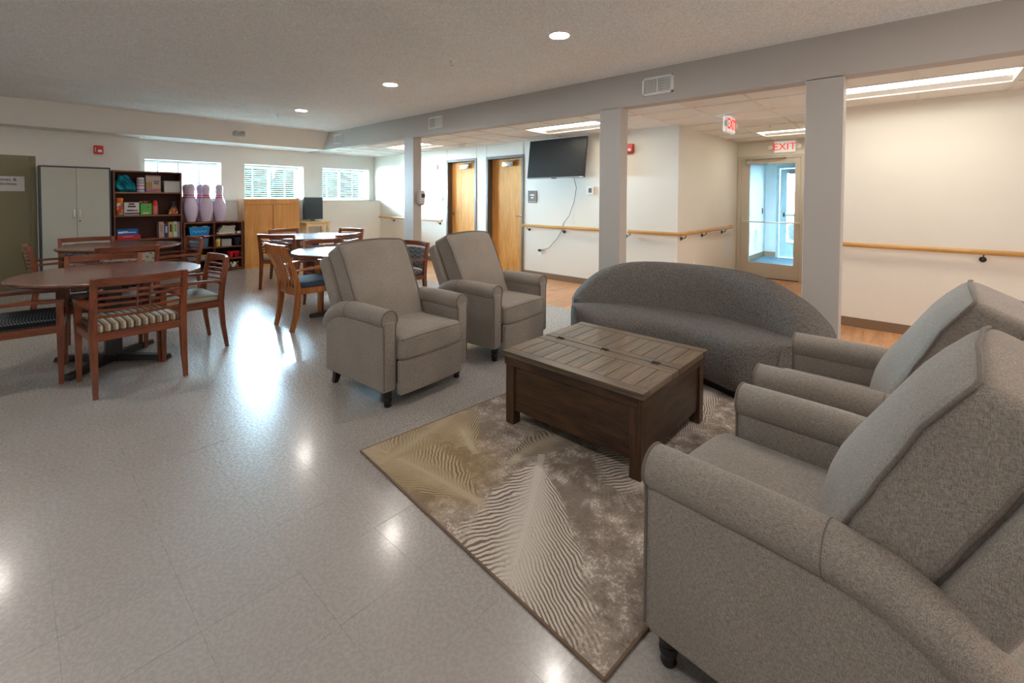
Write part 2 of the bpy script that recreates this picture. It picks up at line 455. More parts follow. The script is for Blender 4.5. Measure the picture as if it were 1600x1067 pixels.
# corridor ceiling: slab, grid bars, lay-in tiles
cc = struct(G().box(XB, XC+.2, YR, 10.2, ZC+.10, ZC+.2).box(XC+.2, 8.8, .76, 2.6, ZC+.10, ZC+.2), 'ceiling_corridor', M_slab)
gx = [4.383+.6096*k for k in range(8)]; gy = [.06+.6096*k for k in range(-8, 18)]
bar = .012
lights = [((4.9926, 5.6022), (-.5496, .6696)), ((4.9926, 5.6022), (3.108, 4.3272)), ((4.9926, 5.6022), (6.7656, 7.9848)), ((7.431, 8.0406), (.6696, 1.8888))]
def in_light(x, y): return any(a[0]-.05 < x < a[1]+.05 and b[0]-.05 < y < b[1]+.05 for a, b in lights)
gb = G()
def cut(lo, hi, blocks):
    out = []; e = lo
    for p, q in sorted(blocks):
        if p > e: out.append((e, min(p, hi)))
        e = max(e, q)
    if e < hi: out.append((e, hi))
    return out
for x in gx[1:]:
    lo, hi = (-4.1, 10.1) if x < XC-.02 else (.9, 2.455)
    if x > 8.6: continue
    for p, q in cut(lo, hi, [b for a, b in lights if a[0]+.05 < x < a[1]-.05]): gb.box(x-bar, x+bar, p, q, ZC-.002, ZC+.03)
for y in gy:
    xe = 8.67 if .9 < y < 2.455 else XC
    if y < 10.1:
        for p, q in cut(XB, xe, [a for a, b in lights if b[0]+.05 < y < b[1]-.05]): gb.box(p, q, y-bar, y+bar, ZC-.0015, ZC+.03)
gb2 = tag(gb.build('ceiling_grid', M_tbar, cc))
shared = {}
for a in range(len(gx)):
    for b in range(len(gy)-1):
        x0, x1 = gx[a]+bar, (gx[a+1] if a < 7 else 8.67)-bar; y0, y1 = gy[b]+bar, gy[b+1]-bar
        x0 = max(x0, XB); al = .90 < (y0+y1)/2 < 2.455
        x1 = min(x1, 8.67 if al else XC); y1 = min(y1, 10.1)
        if x1-x0 < .03 or y1-y0 < .03: continue
        if x0 > XC-.05: y0, y1 = max(y0, .9), min(y1, 2.455)
        if x0 > XC-.05 and not al: continue
        if in_light((x0+x1)/2, (y0+y1)/2): continue
        key = (round(x1-x0, 3), round(y1-y0, 3))
        if key not in shared: shared[key] = G().box(-key[0]/2, key[0]/2, -key[1]/2, key[1]/2, 0, .015).mesh('ceiling_tile', M_ctile)
        inst('ceiling_tile', shared[key], cc, ((x0+x1)/2, (y0+y1)/2, ZC+.006))
# baseboards
for nm, b in (('baseboard_corridor', (XC-.010, XC+.001, 2.445, d2[0])), ('baseboard_corridor_middle', (XC-.010, XC+.001, d2[1], d1[0])), ('baseboard_corridor_far', (XC-.010, XC+.001, d1[1], YK)),
              ('baseboard_right', (XC-.010, XC+.001, YR, .90)), ('baseboard_alcove', (XC, 8.67, 2.445, 2.456)), ('baseboard_back', (XL, XC, YK-.010, YK+.001))):
    g = G().bbox(b[0], b[1], b[2], b[3], 0, .10, .004); struct(g, nm, M_base)

# ------------------------------------------------------------------ windows with blinds, and what is outside
side_lbl = ['leftmost white window behind the tall bookcase and bowling pins', 'middle white window above the maple cupboard', 'right white window above the small television']
for n, (a, b) in enumerate(wins):
    wn = bpy.data.objects.new('window_%d' % (n+1), None); link(wn); tag(wn, kind='structure')
    yo = 10.44
    g = G(); fw = .045
    for x0, x1, z0, z1 in ((a, a+fw, ZS, ZH), (b-fw, b, ZS, ZH), (a+fw, b-fw, ZS, ZS+fw), (a+fw, b-fw, ZH-fw, ZH), ((a+b)/2-.02, (a+b)/2+.02, ZS+fw, ZH-fw)): g.bbox(x0, x1, yo, yo+.05, z0, z1, .004)
    g.build('window_frame', M_white, wn)
    for x0, x1 in ((a+fw, (a+b)/2-.02), ((a+b)/2+.02, b-fw)): G().box(x0, x1, yo+.022, yo+.027, ZS+fw, ZH-fw).build('pane', M_glass, wn)
    G().bbox(a-.0, b, YW-.012, 10.44, ZS-.015, ZS+.004, .004).build('window_sill', M_white, wn)
    bl = thing('venetian_blind', ['closed white venetian blind in the window behind the bowling pins', 'open white venetian blind in the window above the maple cupboard', 'open white venetian blind in the window above the small television'][n], 'blind', ((a+b)/2, 10.40, ZS), 0, 'white blinds in the high windows')
    hw = (b-a)/2-.012; H = ZH-ZS
    G().bbox(-hw, hw, -.025, .025, H-.045, H-.002, .006).build('headrail', M_white, bl)
    G().bbox(-hw, hw, -.022, .022, .006, .024, .004).build('bottom_rail', M_white, bl)
    k = 15; tilt = math.radians(-58 if n == 0 else -14)
    sm = G().box(-hw, hw, -.024, .024, -.0012, .0012).mesh('slat', M_blind)
    for q in range(k): inst('slat', sm, bl, (0, 0, .046+q*(H-.11)/(k-1)), (tilt, 0, 0))
    for fx in (-.62, -.08, .5): G().box(fx*hw-.012, fx*hw+.012, -.027, -.0262, .02, H-.03).build('ladder_tape', M_white, bl)
def leaf_mat(name, c0, c1):
    x = M(name, 1.0, .0); x.color(x.mix(x.noise(7, 3).ramp(.35, .65), c0, c1)); return x.m
M_leaf = leaf_mat('green_leaves', (.0006,.0020,.0012), (.0015,.0042,.0027))
M_bark = plain('brown_bark', (.09,.06,.04), .9, .1)
tag(G().box(-3, 14, 10.55, 24, -.2, .6).build('lawn_ground', plain('pale_bounce_ground', (.68,.70,.62), .9, .1, 0, .15, 3)), kind='structure')  # ground colour lifted far above grass, to bounce daylight up to the ceiling
def shrub(label, x, y, r, h, seed):
    rr = random.Random(seed); t = thing('shrub', label, 'shrub', (x, y, .6), 0, 'shrubs outside the windows'); g = G()
    for q in range(2200):
        a, bz = rr.random()*2*PI, rr.random(); rad = r*math.sqrt(rr.random())*(1-.15*bz)
        p = Vector((rad*math.cos(a), rad*math.sin(a), .1+bz*h)); u = Vector((rr.gauss(0,1), rr.gauss(0,1), rr.gauss(0,1))).normalized(); v = u.orthogonal().normalized(); s_ = .11+.08*rr.random()
        g.add([p-u*s_, p+v*s_*.5, p+u*s_, p-v*s_*.5], [(0,1,2,3)])
    g.build('foliage', M_leaf, t); G().rbox(r*.93, r*.6, h*.5, r*.5, 5, 3, c=(0, 0, .08+h*.5)).build('inner_foliage', M_leaf, t, 70); G().cyl((0,0,0), (0,0,h*.7), .035, 7).build('stem', M_bark, t)
shrub('leafy green shrub seen through the left half of the middle window', 5.75, 18.0, .84, 1.9, 3)
shrub('leafy green shrub seen through the right half of the middle window', 7.5, 18.2, .84, 1.7, 4)
shrub('leafy green shrub seen through the left half of the right window', 9.2, 18.0, .84, 1.8, 5)
shrub('leafy green shrub seen through the right half of the right window', 11.0, 18.2, .84, 1.7, 6)

# ------------------------------------------------------------------ ceiling fixtures
def downlight(label, x, y, seen=True):
    t = thing('recessed_downlight', label, 'ceiling light', (x, y, ZM), 0, 'round recessed lights in the textured ceiling')
    g = G().lathe([(.078, -.0005), (.079, -.006), (.098, -.004), (.099, -.0005)], 32); g.build('trim_ring', M_white, t, 40)
    G().lathe([(.077, -.004), (.0765, -.001)], 32).build('lens', M_down, t)
for lb, y in (('nearest recessed round light, above the two facing recliners', 2.216), ('middle recessed round light in the textured ceiling', 4.659), ('farthest recessed round light, near the high windows', 7.087)):
    downlight(lb, 3.012, y)
for y in (-2.66, -.22): downlight('recessed round light in the ceiling behind the photographer', 3.012, y)
for y in (-2.66, -.22, 2.216, 4.659, 7.087): downlight('recessed round light in the ceiling left of the photograph', -.17, y)
def sprinkler(label, x, y, z):
    t = thing('fire_sprinkler', label, 'sprinkler', (x, y, z), 0, 'ceiling sprinklers')
    G().lathe([(.030, 0), (.032, -.004), (.012, -.010), (.009, -.022)], 16).build('escutcheon', M_white, t, 40)
    g = G(); g.tube([(-.008,0,-.02), (-.014,0,-.03), (-.006,0,-.044)], .002, 6); g.tube([(.008,0,-.02), (.014,0,-.03), (.006,0,-.044)], .002, 6); g.build('frame_arms', M_chrome, t)
    G().lathe([(.017, -.044), (.017, -.046)], 14).build('deflector', M_chrome, t)
sprinkler('small sprinkler head in the textured ceiling, near the middle of the room', 2.892, 3.413, ZM)
sprinkler('small sprinkler head in the textured ceiling, near the window soffit', 2.904, 7.709, ZM)
sprinkler('small sprinkler head in the tiled ceiling before the exit door', 6.66, 1.50, ZC)
tl = ['long bright panel light above the corridor, right of the nearest post', 'long bright panel light above the wall-mounted television', 'long bright panel light in the corridor by the far doors', 'bright panel light before the exit door']
for n, (a, b) in enumerate(lights):
    cx, cy = (a[0]+a[1])/2, (b[0]+b[1])/2; hx, hy = (a[1]-a[0])/2-.012, (b[1]-b[0])/2-.012
    if n == 3: cy = (.92+b[1])/2; hy = (b[1]-.92)/2-.012
    t = thing('panel_light', tl[n], 'ceiling light', (cx, cy, ZC), 0, 'recessed panel lights in the corridor ceiling')
    g = G()
    for s in (-1, 1): g.box(s*hx-.012, s*hx+.012, -hy, hy, -.003, .05); g.box(-hx, hx, s*hy-.012, s*hy+.012, -.003, .05)
    g.build('frame', M_tbar, t)
    # sloped side reflectors and a glowing centre lens
    for s in (-1, 1):
        G().add([(s*hx, -hy, .004), (s*hx, hy, .004), (s*hx*.56, hy, .045), (s*hx*.56, -hy, .045)], [(0,1,2,3)]).build('reflector', M_white, t)
    G().box(-hx*.98, hx*.98, -hy*.99, hy*.99, .055, .06).build('housing', M_white, t)
    G().box(-hx*.58, hx*.58, -hy*.98, hy*.98, .038, .050).build('diffuser', M_troff, t)
t = thing('smoke_detector', 'white domed smoke detector on the corridor ceiling by the far doors', 'smoke detector', (5.62, 6.35, ZC))
G().lathe([(.072, 0), (.072, -.018), (.060, -.026)], 24).build('base', M_white, t, 40)
G().lathe([(.052, -.026), (.050, -.046), (.034, -.058), (.008, -.060)], 24).build('dome', M_white, t, 40)

# emergency light on the sloped soffit
M_emg = plain('light_grey_plastic', (.46,.45,.44), .4, .4)
t = thing('emergency_light', 'white twin-lamp emergency light on the sloped soffit above the windows', 'emergency light', (2.80, 9.243, 2.475))
t.rotation_euler = (math.radians(-38.8), 0, 0)
G().rbox(.10, .032, .052, .028, 4, 3, c=(0, -.033, 0)).build('housing', M_emg, t, 60)
for s in (-1, 1): G().lathe([(.022, -.085), (.040, -.078), (.043, -.05), (.03, -.03)], 18, (s*.055, 0, 0), 'y').build('lamp', M_emg, t, 40)

# return-air grilles on the beam
for lb, yc, zc in (('nearest white wall vent on the beam, above the curved sofa', 2.018, 2.51), ('middle white wall vent on the beam, above the facing recliners', 5.595, 2.515), ('farthest white wall vent on the beam, by the window soffit', 8.683, 2.517)):
    t = thing('wall_vent', lb, 'vent', (XF, yc, zc), 0, 'white vents along the beam')
    hw, hh = .166, .092
    g = G()
    for s in (-1, 1): g.bbox(-.012, .001, s*(hw-.012)-.012, s*(hw-.012)+.012, -hh, hh, .003); g.bbox(-.012, .001, -hw, hw, s*(hh-.012)-.012, s*(hh-.012)+.012, .003)
    g.bbox(-.011, .001, -.007, .007, -hh, hh, .002); g.build('frame', M_white, t)
    G().box(-.003, .0005, -hw+.01, hw-.01, -hh+.01, hh-.01).build('backing', M_black, t)
    lm = G().box(-.010, -.002, -.0022, .0022, -hh+.024, hh-.024).mesh('louver', M_white)
    for q in range(11):
        inst('louver', lm, t, (0, .02+q*.0118, 0), (0, 0, .9)); inst('louver', lm, t, (0, -.02-q*.0118, 0), (0, 0, -.35))
    for q in range(5): G().box(-.004, -.002, -hw+.024, -.008, -hh+.03+q*.028, -hh+.036+q*.028).build('cross_bar', M_white, t)

# ------------------------------------------------------------------ corridor doors
def lever(parent, x, y, z, s):
    h = bpy.data.objects.new('door_handle', None)
    g = G().lathe([(.028, 0), (.028, .008), (.012, .012), (.011, .045)], 16, (0,0,0), 'x')
    g.v = [(-a, b, c) for a, b, c in g.v]; g.f = [q[::-1] for q in g.f]
    g.tube([(-.045,0,0), (-.05, s*.02, 0), (-.05, s*.11, .0)], .009, 8)
    return g.build('door_handle', M_chrome, parent, 40, (x, y, z))
def wood_door(n, y0, y1, hinge_right):
    d = bpy.data.objects.new('door_%d' % n, None); link(d); tag(d, kind='structure')
    fw = .05
    g = G()
    for a, b in ((y0, y0+fw), (y1-fw, y1)): g.bbox(XC-.012, XC+.17, a, b, 0, DZ-fw, .003)
    g.bbox(XC-.012, XC+.17, y0, y1, DZ-fw, DZ, .003); g.build('door_frame', M_dframe, d)
    g = G().bbox(XC+.098, XC+.142, y0+fw+.003, y1-fw-.003, .008, DZ-fw-.004, .002); g.build('door_leaf', M_ddoor, d)
    G().box(XC+.085, XC+.097, y0+fw, y0+fw+.014, 0, DZ-fw).box(XC+.085, XC+.097, y1-fw-.014, y1-fw, 0, DZ-fw).build('door_stop', M_dframe, d)
    ys = y0+fw+.07 if not hinge_right else y1-fw-.07
    lever(d, XC+.098, ys, 1.03, 1 if not hinge_right else -1)
    yc = (y0+y1)/2-.03
    c = G().bbox(XC+.045, XC+.098, yc-.13, yc+.13, DZ-.19, DZ-.11, .008).build('door_closer', M_chrome, d, 40)
    G().tube([(XC+.06, yc-.02, DZ-.105), (XC+.02, yc-.20, DZ-.09), (XC+.06, yc-.30, DZ-.075)], .009, 6).build('closer_arm', M_chrome, c)
    for yy in (y0+.008, y1-.008): G().box(XC-.0015, XC+.001, yy-.003, yy+.003, DZ, ZC).build('panel_joint', M_grey, d)
wood_door(1, d1[0], d1[1], True); wood_door(2, d2[0], d2[1], False)
struct(G().box(XC+.145, XC+.155, 5.0, 7.5, 0, 2.4), 'wall_closet', M_slab)

# room signs, thermostat, alarm, outlet
def room_sign(label, y, z):
    t = thing('room_sign', label, 'sign', (XC, y, z), 0, 'small brown room signs beside the wooden doors')
    G().bbox(-.008, .0, -.10, .10, -.075, .105, .003).build('plate', plain('sign_brown', lin(112,92,80), .5, .3), t)
    G().bbox(-.009, .0, -.10, .10, -.105, -.08, .003).build('insert_strip', plain('sign_strip', lin(134,112,98), .5, .3), t)
    G().box(-.0092, -.0078, -.045, .045, .018, .042).build('upper_lettering_line', M_white, t); G().box(-.0092, -.0078, -.026, .026, -.028, -.006).build('lower_lettering_line', M_white, t)
room_sign('brown room sign with white lettering beside the farther wooden door', 7.515, 1.385)
room_sign('brown room sign with white lettering under the wall-mounted television', 5.00, 1.38)
t = thing('thermostat', 'white square thermostat with grey display beside the middle post', 'thermostat', (XC, 3.825, 1.472))
G().bbox(-.026, 0, -.064, .064, -.066, .066, .008).build('housing', M_white, t, 40)
G().box(-.0275, -.025, -.03, .03, -.025, .045).build('display', plain('lcd_grey', (.16,.17,.15), .3, .4), t)
def fire_alarm(label, loc, rz):
    t = thing('fire_alarm_strobe', label, 'fire alarm', loc, rz, 'red fire alarm strobes')
    G().bbox(-.058, .058, -.042, 0, -.068, .068, .012, 3).build('housing', M_red, t, 40)
    G().rbox(.024, .016, .020, .008, 3, 2, c=(.012, -.046, -.02)).build('strobe_lens', M_white, t, 60)
    G().box(-.042, -.034, -.0435, -.041, -.035, .035).build('white_marking', M_white, t)
fire_alarm('red fire alarm strobe on the back wall above the grey cabinet', (.96, YK, 2.10), 0)
fire_alarm('red fire alarm strobe on the cream wall behind the middle post', (XC, 3.165, 2.08), -PI/2)
t = thing('wall_outlet', 'white wall outlet with a plug, under the handrail below the television', 'outlet', (XC, 4.818, .447))
G().bbox(-.006, 0, -.036, .036, -.06, .06, .003).build('cover_plate', M_white, t)
for z in (-.024, .024): G().bbox(-.008, -.004, -.017, .017, z-.014, z+.014, .003).build('socket', M_white, t)
t = thing('wall_outlet', 'white wall outlet low on the alcove wall behind the sofa', 'outlet', (6.65, 2.455, .40))
G().bbox(-.036, .036, -.006, 0, -.06, .06, .003).build('cover_plate', M_white, t)
t = thing('light_sensor', 'small white wall device left of the farther wooden door', 'sensor', (XC, 7.62, 2.0))
G().bbox(-.03, 0, -.035, .035, -.055, .055, .01).build('housing', M_white, t, 40)
G().lathe([(.018, 0), (.016, .008)], 14, (-.035, 0, .015), 'x').build('eye', M_white, t)

# handrails
def handrail(label, pts, brackets, nrm, group='oak handrails along the corridor'):
    t = thing('handrail', label, 'handrail', pts[0], 0, group); o = Vector(pts[0]); nrm = Vector(nrm)
    prof = [(.019*math.cos(a)*1.0, .024*math.sin(a)) for a in [2*PI*i/14 for i in range(14)]]
    G().sweep([Vector(p)-o for p in pts], prof).build('rail', M_rail, t, 60)
    for b in brackets:
        b = Vector(b)-o
        g = G(); g.tube([b+Vector((0,0,-.02)), b+Vector((0,0,-.05)), b+nrm*.03+Vector((0,0,-.07)), b+nrm*.068+Vector((0,0,-.072))], .006, 7)
        d = nrm.cross(Vector((0,0,1)))
        c = b+nrm*.068+Vector((0,0,-.072))
        vs = [c+(d*math.cos(k)+Vector((0,0,1))*math.sin(k))*.026 for k in [2*PI*i/14 for i in range(14)]]
        g.add(vs+[v-nrm*.012 for v in vs], [tuple(range(14)), tuple(range(14, 28))[::-1]]+[(i, (i+1) % 14, 14+(i+1) % 14, 14+i) for i in range(14)])
        g.build('bracket', M_iron, t, 40)
xr = XC-.07; zr = .885
handrail('oak handrail on the cream wall at the right, behind the recliners', [(xr,-2.6,zr),(xr,.86,zr)], [(xr,-.42,zr),(xr,-1.7,zr),(xr,.74,zr)], (1,0,0))
handrail('oak handrail under the wall-mounted television', [(xr,3.2,zr),(xr,5.16,zr)], [(xr,5.06,zr),(xr,4.32,zr)], (1,0,0))
handrail('oak handrail wrapping the wall corner beside the exit door', [(xr,3.15,zr),(xr,2.46,zr),(xr+.01,2.40,zr),(xr+.06,2.385,zr),(8.05,2.385,zr),(8.20,2.385,zr),(8.24,2.40,zr),(8.25,2.45,zr)], [(xr,3.12,zr),(6.16,2.385,zr),(6.95,2.385,zr),(7.85,2.385,zr)], (0,1,0))
handrail('oak handrail in the far corner beside the windows', [(xr,7.36,zr),(xr,9.74,zr)], [(xr,7.5,zr),(xr,9.2,zr)], (1,0,0))

# wall-mounted television with its cord
t = thing('wall_television', 'large black television tilted forward on the corridor wall', 'television', (5.82, 4.337, 1.99))
tv = bpy.data.objects
tiltm = Matrix.Rotation(math.radians(7), 4, 'Y')
def tv_part(g, name, mat, sm=None):
    g.v = [tuple(tiltm @ Vector(p)) for p in g.v]; return g.build(name, mat, t, sm)
tv_part(G().bbox(-.012, .035, -.555, .555, -.315, .315, .005), 'casing', M_bezel)
tv_part(G().box(-.0135, -.0115, -.545, .545, -.295, .307), 'screen', M_screen)
tv_part(G().box(-.0138, -.012, -.552, .552, -.314, -.304), 'lower_bezel', M_grey)
tv_part(G().bbox(-.016, .0, -.05, .05, -.328, -.310, .003), 'sensor_bar', M_black)
tv_part(G().box(-.0145, -.0135, -.54, -.48, -.312, -.305), 'logo_badge', M_white)
G().bbox(.035, .09, -.2, .2, -.16, .16, .006).box(.08, .228, -.05, .05, -.08, .08).build('wall_bracket', M_black, t)
pts = [(5.86,4.02,1.69),(5.98,4.05,1.52),(6.02,4.12,1.3),(6.03,4.22,1.07),(6.0,4.30,.96),(6.03,4.36,.83),(6.035,4.45,.70),(6.03,4.53,.62),(6.03,4.62,.53),(6.02,4.74,.485),(6.03,4.80,.475)]
t = thing('power_cord', 'thin dark power cord hanging from the television to the outlet', 'cord', (0,0,0))
G().tube(pts, .0042, 6).build('cable', plain('grey_cable', (.06,.055,.05), .5, .3), t, 60)
G().bbox(6.005, 6.042, 4.795, 4.84, .455, .49, .005).build('plug', M_black, t)

# hand sanitizer dispenser on the far post
t = thing('soap_dispenser', 'pale grey hand sanitizer dispenser on the side of the far post', 'dispenser', (4.53, 6.177, 1.36))
G().rbox(.062, .05, .115, .035, 4, 4, c=(0, -.052, 0)).build('cover', plain('pale_grey_plastic', (.60,.57,.55), .4, .4), t, 60)
G().rbox(.035, .012, .032, .010, 3, 2, c=(.012, -.10, .03)).build('window', M_black, t, 60)
G().bbox(-.03, .03, -.10, -.02, -.128, -.11, .006).build('nozzle', M_grey, t)

# ------------------------------------------------------------------ exit door, exit signs, vestibule
d = bpy.data.objects.new('door_3', None); link(d); tag(d, kind='structure')
g = G(); fw = .055
for a, b in ((EX0, EX0+fw), (EX1-fw, EX1)): g.bbox(8.655, 8.82, a, b, 0, EZ-fw, .003)
g.bbox(8.655, 8.82, EX0, EX1, EZ-fw, EZ, .003); g.build('door_frame', M_alu, d)
y0, y1 = EX0+fw+.003, EX1-fw-.003; ga, gb_ = 1.575, 2.255
g = G(); g.bbox(8.67, 8.715, y0, ga, .01, EZ-fw-.003, .002); g.bbox(8.67, 8.715, gb_, y1, .01, EZ-fw-.003, .002)
g.bbox(8.67, 8.715, ga, gb_, .01, .26, .002); g.bbox(8.67, 8.715, ga, gb_, 1.955, EZ-fw-.003, .002); g.build('door_leaf', M_alu, d)
G().box(8.69, 8.696, ga, gb_, .26, 1.955).build('pane', M_glass, d)
g = G().cyl((8.615, 1.50, .965), (8.615, 2.34, .965), .013, 10)
for yy in (1.505, 2.335): g.cyl((8.615, yy, .965), (8.67, yy, .965), .014, 8)
g.build('push_bar', plain('pale_bar', (.70,.66,.6), .35, .4), d, 40)
c = G().bbox(8.615, 8.668, 1.97, 2.30, 1.955, 2.015, .006).build('door_closer', M_chrome, d)
G().tube([(8.63, 2.07, 2.02), (8.60, 1.85, 2.035), (8.64, 1.70, 2.05)], .010, 6).tube([(8.63, 2.07, 2.02), (8.60, 2.2, 2.03), (8.64, 2.3, 2.05)], .010, 6).build('closer_arm', M_chrome, c)
G().bbox(8.655, 8.78, y0, y1, -.002, .008, .002).build('threshold', M_iron, d)
def exit_sign(label, loc, rz, lamps):
    t = thing('exit_sign', label, 'exit sign', loc, rz, 'lit exit signs')
    G().bbox(-.155, .155, -.03, .03, -.095, .095, .02, 3).build('housing', glow('lit_sign_face', (1.0,.97,.93), .15), t, 40)
    er = M('exit_red_letters', .4, .4, 0, (.80,.02,.015)); er.set(Emission_Color=(1,.03,.02,1), Emission_Strength=.35); er = er.m
    text('lettering', 'EXIT', er, t, (0, -.0305, -.002), (PI/2, 0, 0), .165, bold=(.0 if lamps else .004))
    if lamps:
        for s in (-1, 1):
            G().lathe([(.026, -.05), (.040, -.045), (.042, -.01), (.02, .005)], 16, (s*.205, 0, .0), 'y').build('lamp_head', M_white, t, 40)
            G().box(s*.18-.03, s*.18+.03, -.008, .008, -.01, .01).build('lamp_arm', M_white, t)
    else:
        G().bbox(-.06, .06, -.05, .05, .095, .112, .004).build('ceiling_mount', M_white, t)
        for s in (-1, 1): G().lathe([(.022, -.045), (.036, -.04), (.038, -.01), (.02, .005)], 16, (s*.19, 0, .0), 'y').build('lamp_head', M_white, t, 40)
exit_sign('red-lettered exit sign on the wall above the glass exit door', (8.637, 1.722, 2.225), -PI/2, True)
exit_sign('red-lettered exit sign hanging edge-on from the corridor ceiling', (5.72, 1.72, ZC-.114), math.radians(1), False)
# vestibule beyond the glass door
vp = plain('cool_white_paint', (.72,.76,.77), .6, .3, 0, .02)
VX = 12.0
struct(G().box(8.82, VX, 2.78, 2.93, 0, 2.6).box(8.82, VX, .45, .6, 0, 2.6), 'wall_vestibule', vp)
struct(G().box(8.67, VX+.2, .45, 2.93, 2.45, 2.6), 'ceiling_vestibule', vp)
OY0, OY1 = 1.53, 2.54
g = G().box(VX, VX+.15, OY1, 2.93, 0, 2.6); g.box(VX, VX+.15, .45, OY0, 0, 2.6); g.box(VX, VX+.15, OY0, OY1, 2.12, 2.6)
struct(g, 'wall_entrance', vp)
struct(G().box(8.67, VX+.1, .6, 2.78, -.003, .004), 'floor_vestibule', plain('blue_grey_mat', (.16,.24,.29), .8, .2, 0, .2, 40))
struct(G().bbox(8.82, VX, 2.768, 2.782, .004, .12, .003).bbox(VX-.012, VX, OY1, 2.78, .004, .12, .003), 'baseboard_vestibule', M_base)
d = bpy.data.objects.new('door_4', None); link(d); tag(d, kind='structure')
M_blue = plain('pale_blue_steel', lin(176,198,204), .45, .4)
g = G()
for a, b in ((OY0, OY0+.06), (OY1-.06, OY1)): g.bbox(VX-.02, VX+.15, a, b, 0, 2.06, .003)
g.bbox(VX-.02, VX+.15, OY0, OY1, 2.06, 2.12, .003); g.build('door_frame', M_blue, d)
g = G(); a, b = OY0+.065, OY1-.065
g.bbox(VX+.02, VX+.06, a, a+.12, .01, 2.055, .002); g.bbox(VX+.02, VX+.06, b-.14, b, .01, 2.055, .002); g.bbox(VX+.02, VX+.06, a+.12, b-.14, .01, .36, .002); g.bbox(VX+.02, VX+.06, a+.12, b-.14, 1.95, 2.055, .002)
g.build('door_leaf', M_blue, d)
G().box(VX+.035, VX+.041, a+.12, b-.14, .36, 1.95).build('pane', M_tint, d)
G().bbox(VX-.05, VX-.01, a+.05, b-.05, .96, 1.02, .01).build('push_bar', M_alu, d)
G().bbox(VX-.06, VX+.02, b-.13, b-.08, .95, 1.04, .004).build('latch_box', M_black, d)
G().bbox(VX-.04, VX+.02, OY0+.1, OY1-.25, 1.93, 2.0, .006).build('door_closer', M_grey, d)
t = thing('wall_heater', 'small pale wall heater grille low on the vestibule wall', 'heater', (11.35, 2.78, .45))
G().bbox(-.16, .16, -.06, 0, -.2, .22, .01).build('cover', M_white, t)
sl = G().box(-.13, .13, -.064, -.058, -.006, .006).mesh('slot', M_grey)
for q in range(7): inst('slot', sl, t, (0, 0, -.14+q*.05))
t = thing('door_release_button', 'dark push button on the vestibule wall', 'button', (11.75, 2.78, 1.08))
G().bbox(-.03, .03, -.015, 0, -.07, .07, .004).build('plate', M_grey, t); G().bbox(-.015, .015, -.02, -.012, -.04, .04, .003).build('button', M_black, t)
# parked car and pavement outside the entrance
struct(G().box(VX+.15, 40, -8, 16, -.25, -.02), 'floor_pavement', plain('pale_concrete', (.55,.55,.53), .9, .1))
struct(G().box(VX+.15, 16.0, -2.5, 5.5, 2.55, 2.75), 'porch_sky_blocker', vp)  # unseen roof added to keep bright sky off the entrance
t = thing('parked_car', 'white car parked outside the entrance door', 'car', (18.2, 4.1, -.02), math.radians(75))
prof = [(-2.2,.3),(-2.25,.62),(-1.95,.82),(-1.15,.92),(-.55,1.40),(.85,1.42),(1.55,.95),(2.15,.85),(2.25,.5),(2.2,.3)]
G().add([(x,-.85,z) for x, z in prof]+[(x,.85,z) for x, z in prof], [tuple(range(10)), tuple(range(10,20))[::-1]]+[(i,10+i,10+(i+1) % 10,(i+1) % 10) for i in range(10)]).build('body', plain('white_car_paint', (.75,.77,.80), .2, .5), t, 30)
wp = [(-1.05,.95),(-.52,1.34),(.80,1.36),(1.38,.97)]
for s in (-1, 1): G().add([(x, s*.853, z) for x, z in wp]+[(x, s*.857, z) for x, z in wp], [(0,1,2,3),(4,5,6,7)]).build('side_window', M_screen, t)
for x in (-1.4, 1.4):
    for s in (-1, 1): G().cyl((x, s*.70, .32), (x, s*.88, .32), .32, 18).build('wheel', M_black, t)

